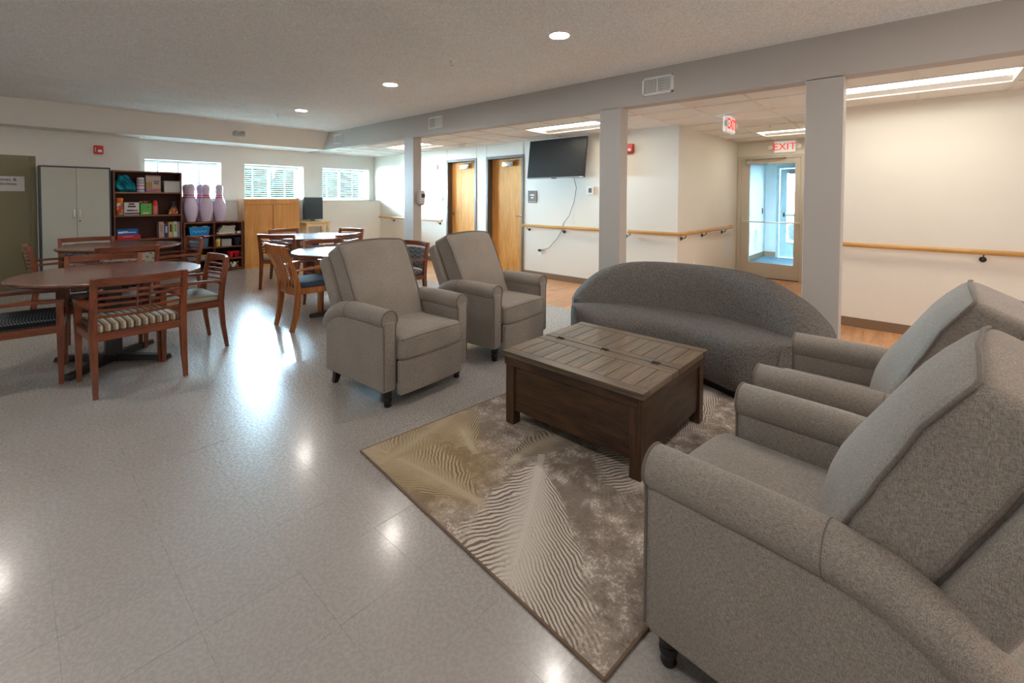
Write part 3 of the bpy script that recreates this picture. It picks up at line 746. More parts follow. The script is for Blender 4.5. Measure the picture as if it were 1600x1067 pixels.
# ------------------------------------------------------------------ recliners
M_fab = fabric('taupe_woven_fabric', lin(126,118,111), lin(176,167,159), 1.0, .35)
M_pipe = fabric('taupe_piping', lin(108,99,92), lin(138,128,120), 1.0, .3)
M_foot = plain('black_stained_wood', (.012,.010,.010), .35, .4)
def lean(p, ang, piv):
    y, z = p[1]-piv[0], p[2]-piv[1]; c, s = math.cos(ang), math.sin(ang)
    return (p[0], piv[0]+y*c+z*s, piv[1]-y*s+z*c)
def make_recliner():
    t = thing('recliner', 'x', 'armchair', (0,0,0), 0, 'taupe fabric recliners around the coffee table')
    A = math.radians(25.0); PV = (-.015, .40)
    for s in (-1, 1):
        # side panel under the rolled arm, lower edge slightly curved in
        g = G().rbox(.046, .345, .215, .016, 3, 6, c=(s*.330, -.012, .325)); g.build('side_panel', M_fab, t, 60)
        # rolled arm: a swept roll that sinks towards the back
        path = [(s*.330,-.362,.578),(s*.330,-.355,.578),(s*.330,-.2,.581),(s*.330,-.05,.582),(s*.330,.08,.578),(s*.330,.18,.560),(s*.330,.26,.526),(s*.330,.32,.482),(s*.330,.355,.43)]
        prof = []
        for i in range(22):
            a = 2*PI*i/22; prof.append((.064*math.cos(a), .062*math.sin(a)))
        g = G().sweep(path, prof, scl=[.96,1,1,1,1,1,.98,.94,.86]); arm = g.build('rolled_arm', M_fab, t, 50)
        # front face of the arm with welt
        lp = []
        for i in range(19):
            a = math.radians(-38+256*i/18); lp.append((s*.330+.061*math.cos(a), -.364, .578+.060*math.sin(a)))
        lp = [(s*.330+.044, -.364, .13)]+[(s*.330+.045, -.364, .48)]+lp+[(s*.330-.045, -.364, .48), (s*.330-.044, -.364, .13)]
        G().tube(lp, .0048, 7, up=(0,1,0)).build('arm_piping', M_pipe, arm, 60)
        G().rbox(.043, .012, .225, .010, 2, 3, c=(s*.330, -.355, .34)).build('arm_front', M_fab, arm, 60)
        G().tube([(s*.330+.0645*math.cos(a), .07, .579+.0625*math.sin(a)) for a in [math.radians(-60+300*i/20) for i in range(21)]], .0016, 5, up=(0,1,0)).build('arm_seam', M_pipe, arm, 60)
        # feet
        G().lathe([(.020,0),(.024,.008),(.019,.020),(.026,.034),(.028,.048),(.021,.056),(.029,.070),(.031,.118)], 18, (s*.315,-.318,0)).build('front_foot', M_foot, t, 50)
        q = [(0,0),(.012,.06),(.02,.12)]
        g = G().sweep([(s*.315,.315,0),(s*.315,.292,.05),(s*.315,.28,.12)], [(-.022,-.02),(.022,-.02),(.022,.02),(-.022,.02)], up=(0,1,0), scl=[.75,.95,1.15]); g.build('rear_foot', M_foot, t)
    # frame under the seat
    G().box(-.275,.275,-.30,.30,.12,.30).build('seat_base', plain('black_cambric', (.02,.02,.02), .9, .1), t)
    G().rbox(.280, .022, .113, .014, 3, 8, c=(0,-.388,.192), fn=lambda x,y,z: (x, y-.010*(1-(x/.28)**2) if y < 0 else y, z)).build('footrest_panel', M_fab, t, 60)
    # seat cushion: crowned top, bowed front
    def seat(x, y, z):
        u = x/.268; v = (y)/.30
        if z > 0: z += .020*(1-u*u)*(1-.5*v*v)
        if y < 0: y -= .016*(1-u*u)
        return (x, y, z)
    sc_ = G().rbox(.274, .31, .082, .034, 4, 10, seat, (0,-.100,.378)).build('seat_cushion', M_fab, t, 70)
    for zz, nm in ((.060, 'upper'), (-.060, 'lower')):
        lp = []
        for i in range(17):
            x = -.262+.524*i/16; p = seat(x, -.306, zz); lp.append((p[0], p[1]-.100, p[2]*1.0+.378-(.006 if zz < 0 else 0)))
        G().tube([(-.272,.05,.378+zz)]+lp+[(.272,.05,.378+zz)], .0045, 7).build('seat_piping', M_pipe, sc_, 60)
    # back cushion
    def back(x, y, z):
        # y<0 is the front; z from -.31 to .31
        v = (z+.33)/.66; u = x/.30
        x *= .94+.07*v
        if y < 0: y -= .058*(1-u*u)*(.25+.75*math.sin(PI*min(1, max(0, v*.9+.05))))+.022*math.exp(-((v-.30)/.2)**2)*(1-u*u)
        if z > .15: z += .014*(1-u*u)*((z-.15)/.16)
        if v > .75: y += .030*((v-.75)/.25)**2
        return (x, y, z)
    def bk(p): return lean((p[0], p[1]+.07, p[2]+.765), A, PV)
    bc = G().rbox(.300, .088, .33, .032, 5, 12, lambda x, y, z: bk(back(x, y, z))).build('back_cushion', M_fab, t, 70)
    for yy, nm in ((-.083, 'front'), (.070, 'rear')):
        lp = []
        hw, hz, rc = .297, .327, .038
        for sx, sz, a0 in ((1,-1,-90), (1,1,0), (-1,1,90), (-1,-1,180)):
            for i in range(6):
                a = math.radians(a0+90*i/5); lp.append((sx*(hw-rc)+rc*math.cos(a), sz*(hz-rc)+rc*math.sin(a)))
        dense = []
        for i in range(len(lp)):
            p, q = lp[i], lp[(i+1) % len(lp)]; k = max(1, int(math.dist(p, q)/.05))
            dense += [(p[0]+(q[0]-p[0])*j/k, p[1]+(q[1]-p[1])*j/k) for j in range(k)]
        pts = []
        for x, z in dense:
            p = list(back(x, yy, z)); wob = .0018*math.sin(x*31+z*47)
            pts.append(bk((p[0]*1.0, p[1]+wob, p[2])))
        G().tube(pts, .0052, 7, closed=True, up=(0,1,.2)).build('back_piping', M_pipe, bc, 60)
    # back frame behind the cushion
    def fr(x, y, z):
        v = (z+.34)/.68; return lean((x*(.97+.03*v), y+.208, z+.775), A, PV)
    bf = G().rbox(.335, .055, .29, .030, 3, 8, fr).build('back_frame', M_fab, t, 60)
    return t
rec = make_recliner()
def place(o, x, y, deg, label):
    o.location = (x, y, 0); o.rotation_euler = (0, 0, math.radians(deg)); o['label'] = label; return o
r2_, r3_, r4_ = copy_tree(rec), copy_tree(rec), copy_tree(rec)
place(rec, 1.925, 2.905, 3.8, 'taupe recliner facing the rug, nearest the wooden dining tables')
place(r2_, 2.995, 2.975, 3.8, 'taupe recliner between the other facing recliner and the curved sofa')
place(r4_, 1.567, .184, 174.8, 'nearest taupe recliner at the right edge, seen from behind its arm')
place(r3_, 2.522, .150, 178, 'taupe recliner beside the nearest one, next to the curved sofa')

# ------------------------------------------------------------------ curved sofa
M_boucle = M('charcoal_boucle', .95, .1)
vn = M_boucle.nt.nodes.new('ShaderNodeTexVoronoi'); vn.inputs['Scale'].default_value = 170; M_boucle.nt.links.new(M_boucle.coord(), vn.inputs['Vector'])
vd = S(M_boucle.nt, vn.outputs['Distance'])
M_boucle.color(M_boucle.mix(vd.ramp(.1, .7), lin(136,132,128), lin(92,89,87))); M_boucle.bump(vd*-1.0+M_boucle.noise(120, 3)*.6, .7, .004); M_boucle = M_boucle.m
t = thing('curved_sofa', 'charcoal crescent sofa with a low rounded back behind the coffee table', 'sofa', (2.5, 1.40, 0))
RF, RBI, RBO = .80, 1.30, 1.69
def sect(pts_fn, th0, n=44, thn=41.0):
    vs, fs = [], []; k = None
    for i in range(n+1):
        u = -1+2*i/n; th = math.radians((th0 if u > 0 else thn)*math.sin(u*PI/2)); au = abs(math.sin(u*PI/2))
        pts = pts_fn(au, u > 0); k = len(pts)
        vs += [(r*math.cos(th), r*math.sin(th), z) for r, z in pts]
    for i in range(n):
        for j in range(k): fs.append((i*k+j, i*k+(j+1) % k, (i+1)*k+(j+1) % k, (i+1)*k+j))
    fs.append(tuple(range(k))[::-1]); fs.append(tuple(n*k+j for j in range(k)))
    return vs, fs
def endscale(au, a=.70):
    return 1.0 if au < a else max(.06, 1-((au-a)/(1-a))**3.2)**.42
def seat_s(au, up_=False):
    q = endscale(au, .66); mid = 1.24
    raw = [(RF+.06,.075),(RF+.015,.14),(RF,.24),(RF+.012,.34),(RF+.045,.392),(RF+.10,.415),(RF+.2,.428),(RF+.35,.430),(RBI,.418),(RBO-.06,.40),(RBO-.01,.33),(RBO,.22),(RBO-.04,.075)]
    zq = .93+.07*q
    return [(mid+(r-mid)*q, z*(zq if z > .2 else 1)) for r, z in raw]
def back_s(au, up_=False):
    q = endscale(au, .66); zt = .43+.365*(1-au**(4.6 if up_ else 3.0)); h = zt-.40; mid = 1.44
    raw = [(RBI-.01,.37),(RBI+.005,.44),(RBI+.03,.40+h*.45),(RBI+.07,.40+h*.80),(RBI+.115,.40+h*.95),(RBI+.18,zt),(RBI+.25,.40+h*.97),(RBI+.315,.40+h*.86),(RBO-.025,.40+h*.62),(RBO,.40+h*.25),(RBO-.01,.33)]
    return [(mid+(r-mid)*q, z) for r, z in raw]
G().add(*sect(seat_s, 46)).build('seat', M_boucle, t, 80)
G().add(*sect(back_s, 44.6, thn=39.6)).build('backrest', M_boucle, t, 80)
def plinth_s(au, up_=False):
    q = endscale(au, .66)*.96; return [(1.24+(r-1.24)*q, z) for r, z in ((RF+.10,.009),(RF+.095,.078),(RBO-.06,.078),(RBO-.065,.009))]
G().add(*sect(plinth_s, 44)).build('plinth', plain('black_plinth', (.02,.019,.018), .8, .2), t)
pp = []
for i in range(41):
    u = -1+2*i/40; th = math.radians((44 if u > 0 else 39.5)*math.sin(u*PI/2)); r = seat_s(abs(math.sin(u*PI/2))*.96)[0][0]; pp.append((r*math.cos(th), r*math.sin(th), .078))
G().tube(pp, .005, 6).build('base_piping', plain('dark_piping', (.03,.028,.027), .8, .2), t, 60)

# ------------------------------------------------------------------ coffee table
M_ctop = wood('walnut_plank', lin(78,64,50), lin(126,106,84), 'x', 7, .32, .45, .25, .16, 10)
M_crail = wood('walnut_rail', lin(74,60,46), lin(116,97,76), 'y', 7, .32, .45, .25, .08, 10)
M_cside = wood('dark_walnut_panel', lin(44,28,18), lin(84,58,38), 'y', 4, .38, .4, .15, 0, 7)
M_cside2 = wood('dark_walnut_panel_end', lin(44,28,18), lin(84,58,38), 'x', 4, .38, .4, .15, 0, 7)
M_cleg = wood('dark_walnut_leg', lin(48,31,20), lin(88,60,40), 'z', 5, .38, .4, .15, 0, 7)
X0, X1, Y0, Y1, ZT = 0, .865, 0, .915, .447
t = thing('coffee_table', 'square dark walnut lift-top coffee table on the feather rug', 'table', (1.98, .955, .009))
ZT -= .009
xr_ = [.0, .07, .345, .425, .4305, .49, .795, .865]     # rail | planks | rail || rail | planks | rail
for a, b in ((0,1), (2,3), (4,5), (6,7)): G().bbox(xr_[a], xr_[b]-.0008, 0, Y1, ZT-.032, ZT, .002).build('top_rail', M_crail, t)
npk = 11; pk = Y1/npk
for a, b in ((1,2), (5,6)):
    me = G().bbox(xr_[a]+.0008, xr_[b]-.0016, -pk/2+.0012, pk/2-.0012, -.032, -.0006, .002).mesh('top_plank', M_ctop)
    for k in range(npk): inst('top_plank', me, t, (0, pk*(k+.5), ZT))
G().box(.02, X1-.02, .02, Y1-.02, ZT-.036, ZT-.030).build('top_underlay', M_black, t)
for y0, y1, nm in ((.012,.034,'n'), (Y1-.034,Y1-.012,'f')): G().bbox(.012, X1-.012, y0, y1, ZT-.082, ZT-.034, .002).build('frieze', M_cside2, t)
for x0, x1 in ((.012,.034), (X1-.034,X1-.012)): G().bbox(x0, x1, .034, Y1-.034, ZT-.082, ZT-.034, .002).build('frieze', M_cside, t)
lw_ = .062
for x in (.018, X1-.018-lw_):
    for y in (.018, Y1-.018-lw_): G().bbox(x, x+lw_, y, y+lw_, 0, ZT-.082, .003).build('leg', M_cleg, t)
for x in (.030, X1-.045): G().box(x, x+.015, .018+lw_, Y1-.018-lw_, .085, ZT-.082).build('side_panel', M_cside, t)
for y in (.030, Y1-.045): G().box(.018+lw_, X1-.018-lw_, y, y+.015, .085, ZT-.082).build('end_panel', M_cside2, t)
G().box(.04, X1-.04, .04, Y1-.04, .10, .115).build('bottom_board', M_cside, t)
for y in (.135, .46, .79):
    h = G().bbox(.408, .447, y-.022, y-.012, ZT, ZT+.004, .0015).bbox(.408, .447, y+.012, y+.022, ZT, ZT+.004, .0015).bbox(.418, .437, y-.022, y+.022, ZT, ZT+.0045, .0015)
    h.cyl((.4278, y-.018, ZT+.005), (.4278, y+.018, ZT+.005), .0055, 8); h.build('hinge', M_iron, t)

# ------------------------------------------------------------------ feather rug
def rug_mat():
    x = M('feather_rug_pile', .95, .1)
    vec = x.coord(); X, Y, Z = x.xyz(vec)
    n1 = x.noise(2.6, 4, .6, vec); n2 = x.noise(11, 5, .7, vec); n3 = x.noise(85, 3, .7, vec); n4 = x.noise(230, 2, .6, vec)
    taupe, beige, cream, gold, goldl, dark = lin(144,131,122), lin(182,169,158), lin(224,216,207), lin(148,124,88), lin(200,183,152), lin(116,103,94)
    col = x.mix((n1*.6+n2*.4).ramp(.42, .58), taupe, beige)
    spk = (n2*.5+n3*.5).ramp(.52, .58)
    col = x.mix(spk*n1.ramp(.35, .55), col, cream)
    col = x.mix((n2*.5+n3*.5).ramp(.45, .39, 0, .55), col, dark)
    edge = x.noise(3.2, 3, .6, vec)
    # warm area around the gold feathers
    gx = (X+.80); gy = (Y-.42)
    dist = ((gx*gx*4.0+gy*gy*2.2).pow(.5)+(edge-.5)*.6)
    col = x.mix(dist.ramp(.85, .35, 0, .75), col, x.mix(n2.ramp(.4, .6), gold, lin(164,140,100)))
    n16, n30, w5 = x.noise(16, 3, .6, vec), x.noise(30, 2, .6, vec), x.noise(7, 2, .5, vec)
    def feather(px, py, ang, L, WL, WR, bend, freq, sl, sr, ca, cb, amount, seed):
        nonlocal col
        c, s = math.cos(ang), math.sin(ang)
        dx, dy = X-px, Y-py
        u = dx*c+dy*s; v0 = dy*c-dx*s
        un = u/L
        v = v0-un*un*bend
        av = v.abs(); side = v.gt(0)
        wob = (w5-.5)
        W = side*(WR-WL)+WL; sn = side*(sr-sl)+sl
        bu = u-av.pow(.9)*sn+wob*.06            # where the barb leaves the shaft
        bn = bu/L
        ends = bn.ramp(-.02, .06)*bn.ramp(1.0, .86)
        lenb = (bn.max(0.0).min(1.0)*PI).sin().pow(.5)*W+.001
        fray = (n16-.5)*.9
        inside = (av/lenb+fray).ramp(1.12, .72)*ends
        stripe = (bu*(freq*2*PI)+wob*6.0+n30*2.0).sin().ramp(-.1, .5)
        stripe = stripe*(av/lenb).ramp(.04, .55, .15, 1.0)
        worn = (n2*.4+n3*.6).ramp(.30, .46, .35, 1.0)
        col = x.mix(inside*worn*amount, col, x.mix(stripe, ca, cb))
        shaft = (av/((bn*-.016)+.022).max(.003)).ramp(1.0, .55)*un.lt(.80)*un.gt(-.06)
        col = x.mix(shaft*.8*amount, col, ca)
    feather(-.84, .02, math.radians(96), .95, .26, .30, .10, 40, .9, 1.4, goldl, lin(122,100,66), .75, 1)
    feather(-.60, .38, math.radians(70), .62, .22, .20, .04, 44, 1.2, .8, goldl, lin(126,104,72), .7, 2)
    feather(-1.00, .62, math.radians(12), .60, .16, .18, .06, 44, .8, 1.2, lin(190,174,146), gold, .7, 3)
    feather(-.52, .17, math.radians(14), .56, .16, .10, -.22, 48, .7, .5, lin(190,178,158), lin(112,97,78), .8, 4)
    feather(-.40, .075, math.radians(217), .86, .24, .30, -.03, 36, .55, 1.5, cream, lin(126,111,99), .95, 5)
    feather(.45, -.05, math.radians(205), .80, .24, .28, .05, 38, .6, 1.4, cream, lin(122,107,95), .9, 6)
    feather(1.25, -.20, math.radians(165), .75, .24, .26, .08, 40, .6, 1.2, cream, lin(124,108,95), .9, 8)
    col = x.mix(n4.ramp(.3, .7, 0, .18), col, dark)
    x.color(col); x.bump(n4*.6+n3*.4, .6, .004); return x.m
t = thing('feather_rug', 'beige and gold feather-patterned area rug under the coffee table', 'rug', (2.2175, 1.335, 0), math.radians(-4.9))
G().bbox(-1.045, 1.385, -.783, .787, .0004, .009, .003).build('pile', rug_mat(), t)
g = G(); c_ = [(-1.048,-.787,.005),(1.388,-.787,.005),(1.388,.79,.005),(-1.048,.79,.005)]
for i in range(4): g.cyl(c_[i], c_[(i+1) % 4], .0052, 8)
g.build('bound_edge', plain('brown_binding', lin(128,108,92), .9, .1), t, 60)

# ------------------------------------------------------------------ dining tables
M_cherry = wood('cherry_wood', lin(96,46,24), lin(138,72,40), 'z', 6, .33, .45, .3, .0, 8)
M_cherryx = wood('cherry_wood_rail', lin(96,46,24), lin(138,72,40), 'x', 6, .33, .45, .3, .0, 8)
M_cherryy = wood('cherry_wood_arm', lin(96,46,24), lin(138,72,40), 'y', 6, .33, .45, .3, .0, 8)
M_oakc = wood('honey_wood', lin(150,84,36), lin(190,118,58), 'z', 6, .33, .45, .3, .0, 8)
M_ttop = wood('mahogany_laminate', lin(84,46,34), lin(112,66,50), 'x', 5, .26, .5, .3, .0, 10)
def make_table():
    t = thing('dining_table', 'x', 'table', (0,0,0), 0, 'round mahogany dining tables')
    g = G().lathe([(.585,.708),(.602,.713),(.610,.722),(.611,.730),(.607,.737),(.598,.740),(.58,.7405)], 64); g.build('tabletop', M_ttop, t, 50)
    G().box(-.30,.30,-.03,.03,.684,.706).box(-.03,.03,-.30,.30,.684,.706).build('top_plate', M_black, t)
    G().bbox(-.052,.052,-.052,.052,.04,.69,.006).build('column', M_black, t)
    me = G().hexa([(-.035,.03,.004),(.035,.03,.004),(.032,.44,.004),(-.032,.44,.004)], [(-.030,.03,.062),(.030,.03,.062),(.026,.43,.040),(-.026,.43,.040)]).cyl((0,.405,0),(0,.405,.006),.018,10).mesh('foot', M_black)
    for k in range(4): inst('foot', me, t, (0,0,0), (0,0,PI/4+k*PI/2))
    return t
tb = make_table()
tabs = [(.556, 4.975, 2, 'round dining table nearest the camera at the left edge'), (.94, 7.52, 0, 'round dining table in front of the tall bookcase'),
        (3.26, 7.26, 10, 'round dining table in front of the television stand'), (2.68, 5.05, 38, 'round dining table behind the facing recliner')]
for n, (x, y, a, lb) in enumerate(tabs): place(tb if n == 0 else copy_tree(tb), x, y, a, lb)

# ------------------------------------------------------------------ dining chairs
def pattern(name, kind, cols):
    x = M(name, .85, .2); v = x.coord(); X, Y, Z = x.xyz(v); c = [lin(*k) for k in cols]
    if kind == 'stripe':
        f = (X*24.0).fract(); g = (X*26.0+.3).fract(); dash = (Y*55.0).fract().gt(.45)
        col = x.mix(f.gt(.42), c[0], c[1]); col = x.mix(f.gt(.78)*dash, col, c[2]); col = x.mix(f.lt(.10), col, c[2])
    elif kind == 'check':
        a = (X*62.0).fract().gt(.45); b = ((Y+Z)*62.0).fract().gt(.45); k = a*b
        col = x.mix(k*.85, c[0], c[1]); col = x.mix(((X*31.0).fract().gt(.5))*k*.5, col, c[2])
    elif kind == 'dots':
        row = ((Y+Z)*22.0)._m('FLOOR'); a = (X*16.0+row*.5).fract(); b = ((Y+Z)*22.0).fract()
        k = a.gt(.35)*a.lt(.75)*b.gt(.3)*b.lt(.75); col = x.mix(k, c[0], c[1]); col = x.mix(((X*90.0).sin()).gt(.3)*.25, col, c[2])
    elif kind == 'scale':
        a = (X*30.0).sin().abs(); b = ((Y+Z)*22.0+a*.6).fract(); col = x.mix(b.ramp(.1, .6), c[0], c[1]); col = x.mix(a.lt(.15)*.5, col, c[2])
    else:
        col = x.mix(x.noise(140, 2).ramp(.35, .65), c[0], c[1])
    x.color(col); x.bump(x.noise(200, 2), .3, .002); return x.m
P_stripe = pattern('striped_upholstery', 'stripe', [(92,80,66), (146,132,112), (208,198,178)])
P_black = pattern('black_check_upholstery', 'check', [(30,32,36), (120,126,128), (70,84,100)])
P_pale = pattern('pale_check_upholstery', 'check', [(150,142,122), (196,190,172), (110,116,112)])
P_dark = pattern('plum_upholstery', 'scale', [(66,54,54), (104,88,84), (50,40,44)])
P_dots = pattern('grey_dot_upholstery', 'dots', [(166,156,138), (104,98,92), (150,144,130)])
P_blue = pattern('blue_seat_upholstery', 'plain', [(46,54,66), (74,86,100)])
P_slate = pattern('slate_cane_upholstery', 'scale', [(74,80,86), (120,124,126), (48,52,58)])
def make_chair(kind, seat_m, back_m=None):
    """front is +y; slat: curved horizontal slats, panel: upholstered back"""
    t = thing('dining_chair', 'x', 'chair', (0,0,0), 0, 'cherry wood dining armchairs')
    for s in (-1, 1):
        sq = [(-.019,-.018),(.019,-.018),(.019,.018),(-.019,.018)]
        G().sweep([(s*.257,-.262,0),(s*.257,-.232,.2),(s*.257,-.215,.42),(s*.257,-.228,.56),(s*.257,-.272,.812)], sq, up=(0,1,0), scl=[.72,.95,1.12,1.05,.92]).build('rear_leg', M_cherry, t)
        G().sweep([(s*.257,.232,0),(s*.257,.232,.3),(s*.257,.232,.42),(s*.257,.232,.598)], sq, up=(0,1,0), scl=[.70,1.0,1.12,1.05]).build('front_leg', M_cherry, t)
        G().sweep([(s*.257,.255,.604),(s*.262,.08,.612),(s*.262,-.1,.612),(s*.257,-.235,.606)], [(-.024,-.012),(.024,-.012),(.024,.012),(-.024,.012)], scl=[1.0,1.06,.95,.72]).build('arm', M_cherryy, t)
        G().bbox(s*.257-.013, s*.257+.013, -.20, .215, .375, .43, .003).build('seat_rail', M_cherryy, t)
    for y in (-.215, .232): G().bbox(-.24, .24, y-.013, y+.013, .375, .43, .003).build('seat_rail', M_cherryx, t)
    def seat(x, y, z):
        return (x, y, z+(.014*(1-(x/.25)**2)*(1-(y/.23)**2) if z > 0 else 0))
    G().rbox(.243, .222, .026, .018, 3, 8, seat, (0,.012,.452)).build('seat_cushion', seat_m, t, 70)
    def arc(z, y0, d=.05, w=.24, n=13): return [(-w+2*w*i/(n-1), y0-d*(1-((-w+2*w*i/(n-1))/w)**2), z) for i in range(n)]
    yb = lambda z: -.215-.057*max(0, (z-.43)/.382)
    G().sweep(arc(.785, yb(.785)), [(-.011,-.028),(.011,-.028),(.011,.028),(-.011,.028)]).build('top_rail', M_cherryx, t, 40)
    if kind == 'slat':
        for k in range(5):
            z = .545+k*.043; G().sweep(arc(z, yb(z)), [(-.006,-.0085),(.006,-.0085),(.006,.0085),(-.006,.0085)]).build('back_slat', M_cherryx, t, 40)
        for x in (-.035, .035): G().sweep([(x, yb(.53)-.058, .53), (x, yb(.74)-.058, .74)], [(-.004,-.004),(.004,-.004),(.004,.004),(-.004,.004)], up=(0,1,0)).build('back_spindle', M_cherry, t)
    else:
        def pan(x, y, z):
            zz = z+.61; return (x, y+yb(zz)-.045*(1-(x/.235)**2), zz)
        G().rbox(.232, .020, .125, .012, 2, 8, pan).build('back_panel', back_m, t, 70)
    return t
def chairs(kind, seat_m, back_m, spots):
    c0 = make_chair(kind, seat_m, back_m)
    for n, (x, y, a, lb) in enumerate(spots): place(c0 if n == 0 else copy_tree(c0), x, y, a, lb)
chairs('slat', P_stripe, None, [(.595, 4.375, 5.2, 'slat-back cherry armchair with a striped seat, nearest, seen from behind')])
chairs('slat', P_black, None, [(.024, 4.905, -95.9, 'cherry armchair with a black checked seat cut by the left edge')])
chairs('slat', P_pale, None, [(1.04, 4.935, 91, 'slat-back armchair with pale checked seat, right of the nearest dining table'),
    (1.39, 7.24, 95, 'slat-back armchair right of the bookcase dining table, before the low shelf'),
    (.40, 7.40, -90, 'slat-back armchair left of the bookcase dining table, by the olive door'),
    (2.80, 7.15, -50, 'slat-back armchair in front of the maple cupboard'),
    (3.29, 6.62, 23, 'slat-back armchair behind the facing recliner, backed towards the camera')])
chairs('panel', P_dark, P_dark, [(.550, 5.47, 171, 'armchair with dark plum upholstery on the far side of the nearest table'),
    (2.735, 5.53, 180, 'armchair with dark plum upholstered back between the two right-hand tables')])
chairs('panel', P_dots, P_dots, [(.862, 6.74, 0, 'armchair with a grey-dotted beige back panel, seen from behind')])
chairs('panel', P_slate, P_slate, [(.68, 7.96, 181, 'armchair on the far side of the bookcase table, before the grey cabinet'),
    (3.19, 7.80, 195, 'armchair on the far side of the television table, before the maple cupboard'),
    (3.74, 7.34, 106, 'armchair at the far right table beside the television stand'),
    (3.15, 4.74, 90, 'armchair with slate patterned back between the two facing recliners')])
# honey-wood armchair with upright splats
t = thing('dining_chair', 'honey wood armchair with upright splats and a dark blue seat', 'chair', (2.14, 4.88, 0), math.radians(-90), 'cherry wood dining armchairs')
for s in (-1, 1):
    sq = [(-.019,-.021),(.019,-.021),(.019,.021),(-.019,.021)]
    G().sweep([(s*.20,-.262,0),(s*.205,-.226,.14),(s*.21,-.205,.30),(s*.215,-.205,.44),(s*.225,-.245,.62),(s*.235,-.355,.87)], sq, up=(0,1,0), scl=[.85,1.05,1.2,1.15,.95,.8]).build('rear_leg', M_oakc, t, 40)
    G().sweep([(s*.245,.225,0),(s*.245,.235,.2),(s*.245,.225,.42),(s*.25,.20,.62)], sq, up=(0,1,0), scl=[.8,1.0,1.15,.9]).build('front_leg', M_oakc, t, 40)
    G().sweep([(s*.252,.24,.628),(s*.265,.10,.648),(s*.258,-.08,.638),(s*.222,-.245,.615)], [(-.026,-.011),(.026,-.011),(.026,.011),(-.026,.011)], scl=[1.0,1.05,.9,.6]).build('arm', M_oakc, t, 40)
    G().sweep([(s*.215,-.20,.405),(s*.245,.21,.405)], [(-.011,-.03),(.011,-.03),(.011,.03),(-.011,.03)]).build('seat_rail', M_oakc, t)
G().bbox(-.235,.235,.212,.236,.375,.435,.003).build('seat_rail', M_oakc, t)
def arc2(z, y0, d, w, n=11): return [(-w+2*w*i/(n-1), y0-d*(1-((-w+2*w*i/(n-1))/w)**2), z) for i in range(n)]
G().sweep(arc2(.40, -.205, .025, .205), [(-.012,-.035),(.012,-.035),(.012,.035),(-.012,.035)]).build('seat_rail', M_oakc, t, 40)
G().sweep(arc2(.835, -.338, .035, .245), [(-.011,-.05),(.011,-.05),(.014,.05),(-.008,.05)]).build('crest_rail', M_oakc, t, 40)
for x, hw in ((-.135,.013), (-.072,.013), (0,.030), (.072,.013), (.135,.013)):
    k = 1-(x/.205)**2
    G().sweep([(x*.92, -.205-.025*k, .42), (x*.96, -.222-.028*k, .55), (x, -.262-.03*k, .68), (x*1.04, -.325-.034*k, .80)], [(-hw,-.006),(hw,-.006),(hw,.006),(-hw,.006)], up=(0,1,0)).build('splat', M_oakc, t, 40)
G().rbox(.228, .215, .032, .022, 3, 8, lambda x, y, z: (x*(1+.06*y/.2), y, z+(.012*(1-(x/.23)**2) if z > 0 else 0)), (0,.015,.458)).build('seat_cushion', P_blue, t, 70)

# ------------------------------------------------------------------ storage along the back wall
# olive door with its paper sign
d = bpy.data.objects.new('door_5', None); link(d); tag(d, kind='structure')
M_olive = plain('olive_beige_paint', lin(138,130,102), .5, .35, 0, .03)
g = G(); g.bbox(.20, .262, YK-.018, YK+.02, 0, 1.95, .004); g.bbox(-.84, -.778, YK-.018, YK+.02, 0, 1.95, .004); g.bbox(-.778, .20, YK-.018, YK+.02, 1.89, 1.95, .004); g.build('door_frame', M_olive, d)
G().bbox(-.775, .197, YK-.008, YK+.03, .006, 1.886, .002).build('door_leaf', M_olive, d)
g = G().lathe([(.026, 0), (.026, .008), (.011, .012), (.011, .045), (.026, .05), (.024, .07)], 16, (-.70, YK-.008, .98), 'y'); g.v = [(a, 2*(YK-.008)-b, c) for a, b, c in g.v]; g.f = [q[::-1] for q in g.f]; g.build('door_handle', M_chrome, d, 40)
t = thing('paper_sign', 'white paper sign reading games and activities on the olive door', 'sign', (-.035, YK-.009, 1.535))
G().box(-.18, .18, -.0015, 0, -.108, .108).build('sheet', plain('white_paper', (.72,.70,.70), .8, .2), t)
text('lettering', 'Games &\nActivities', M_black, t, (-.012, -.0018, .028), (PI/2, 0, 0), .062, depth=.0003, bold=.0006)

# grey storage cabinet
t = thing('storage_cabinet', 'tall pale grey two-door storage cabinet with dark edges', 'cabinet', (.28, 9.395, 0))
M_cab = plain('pale_grey_laminate', lin(182,184,176), .45, .35, 0, .02); M_cabe = plain('dark_grey_edge', lin(74,80,84), .5, .3)
Wc, Hc, Dc = .775, 1.802, .405
g = G(); g.box(0, .018, 0, Dc, 0, Hc); g.box(Wc-.018, Wc, 0, Dc, 0, Hc); g.box(.018, Wc-.018, 0, Dc, Hc-.022, Hc); g.box(.018, Wc-.018, .01, Dc, 0, .06); g.box(.018, Wc-.018, Dc-.012, Dc, .06, Hc-.022); g.build('carcass', M_cabe, t)
for x0, x1, s in ((.020, Wc/2-.0015, 1), (Wc/2+.0015, Wc-.020, -1)):
    dr = G().bbox(x0, x1, -.004, .016, .062, Hc-.024, .002).build('door', M_cab, t)
    hx = x1-.030 if s > 0 else x0+.030
    G().tube([(hx, -.004, 1.045), (hx, -.026, 1.05), (hx, -.028, 1.10), (hx, -.026, 1.15), (hx, -.004, 1.155)], .010, 8, up=(1,0,0)).build('handle', M_white, dr, 60)
    if s < 0: G().lathe([(.010, -.008), (.010, .0)], 12, (hx, 0, .985), 'y').build('keyhole', M_black, dr)

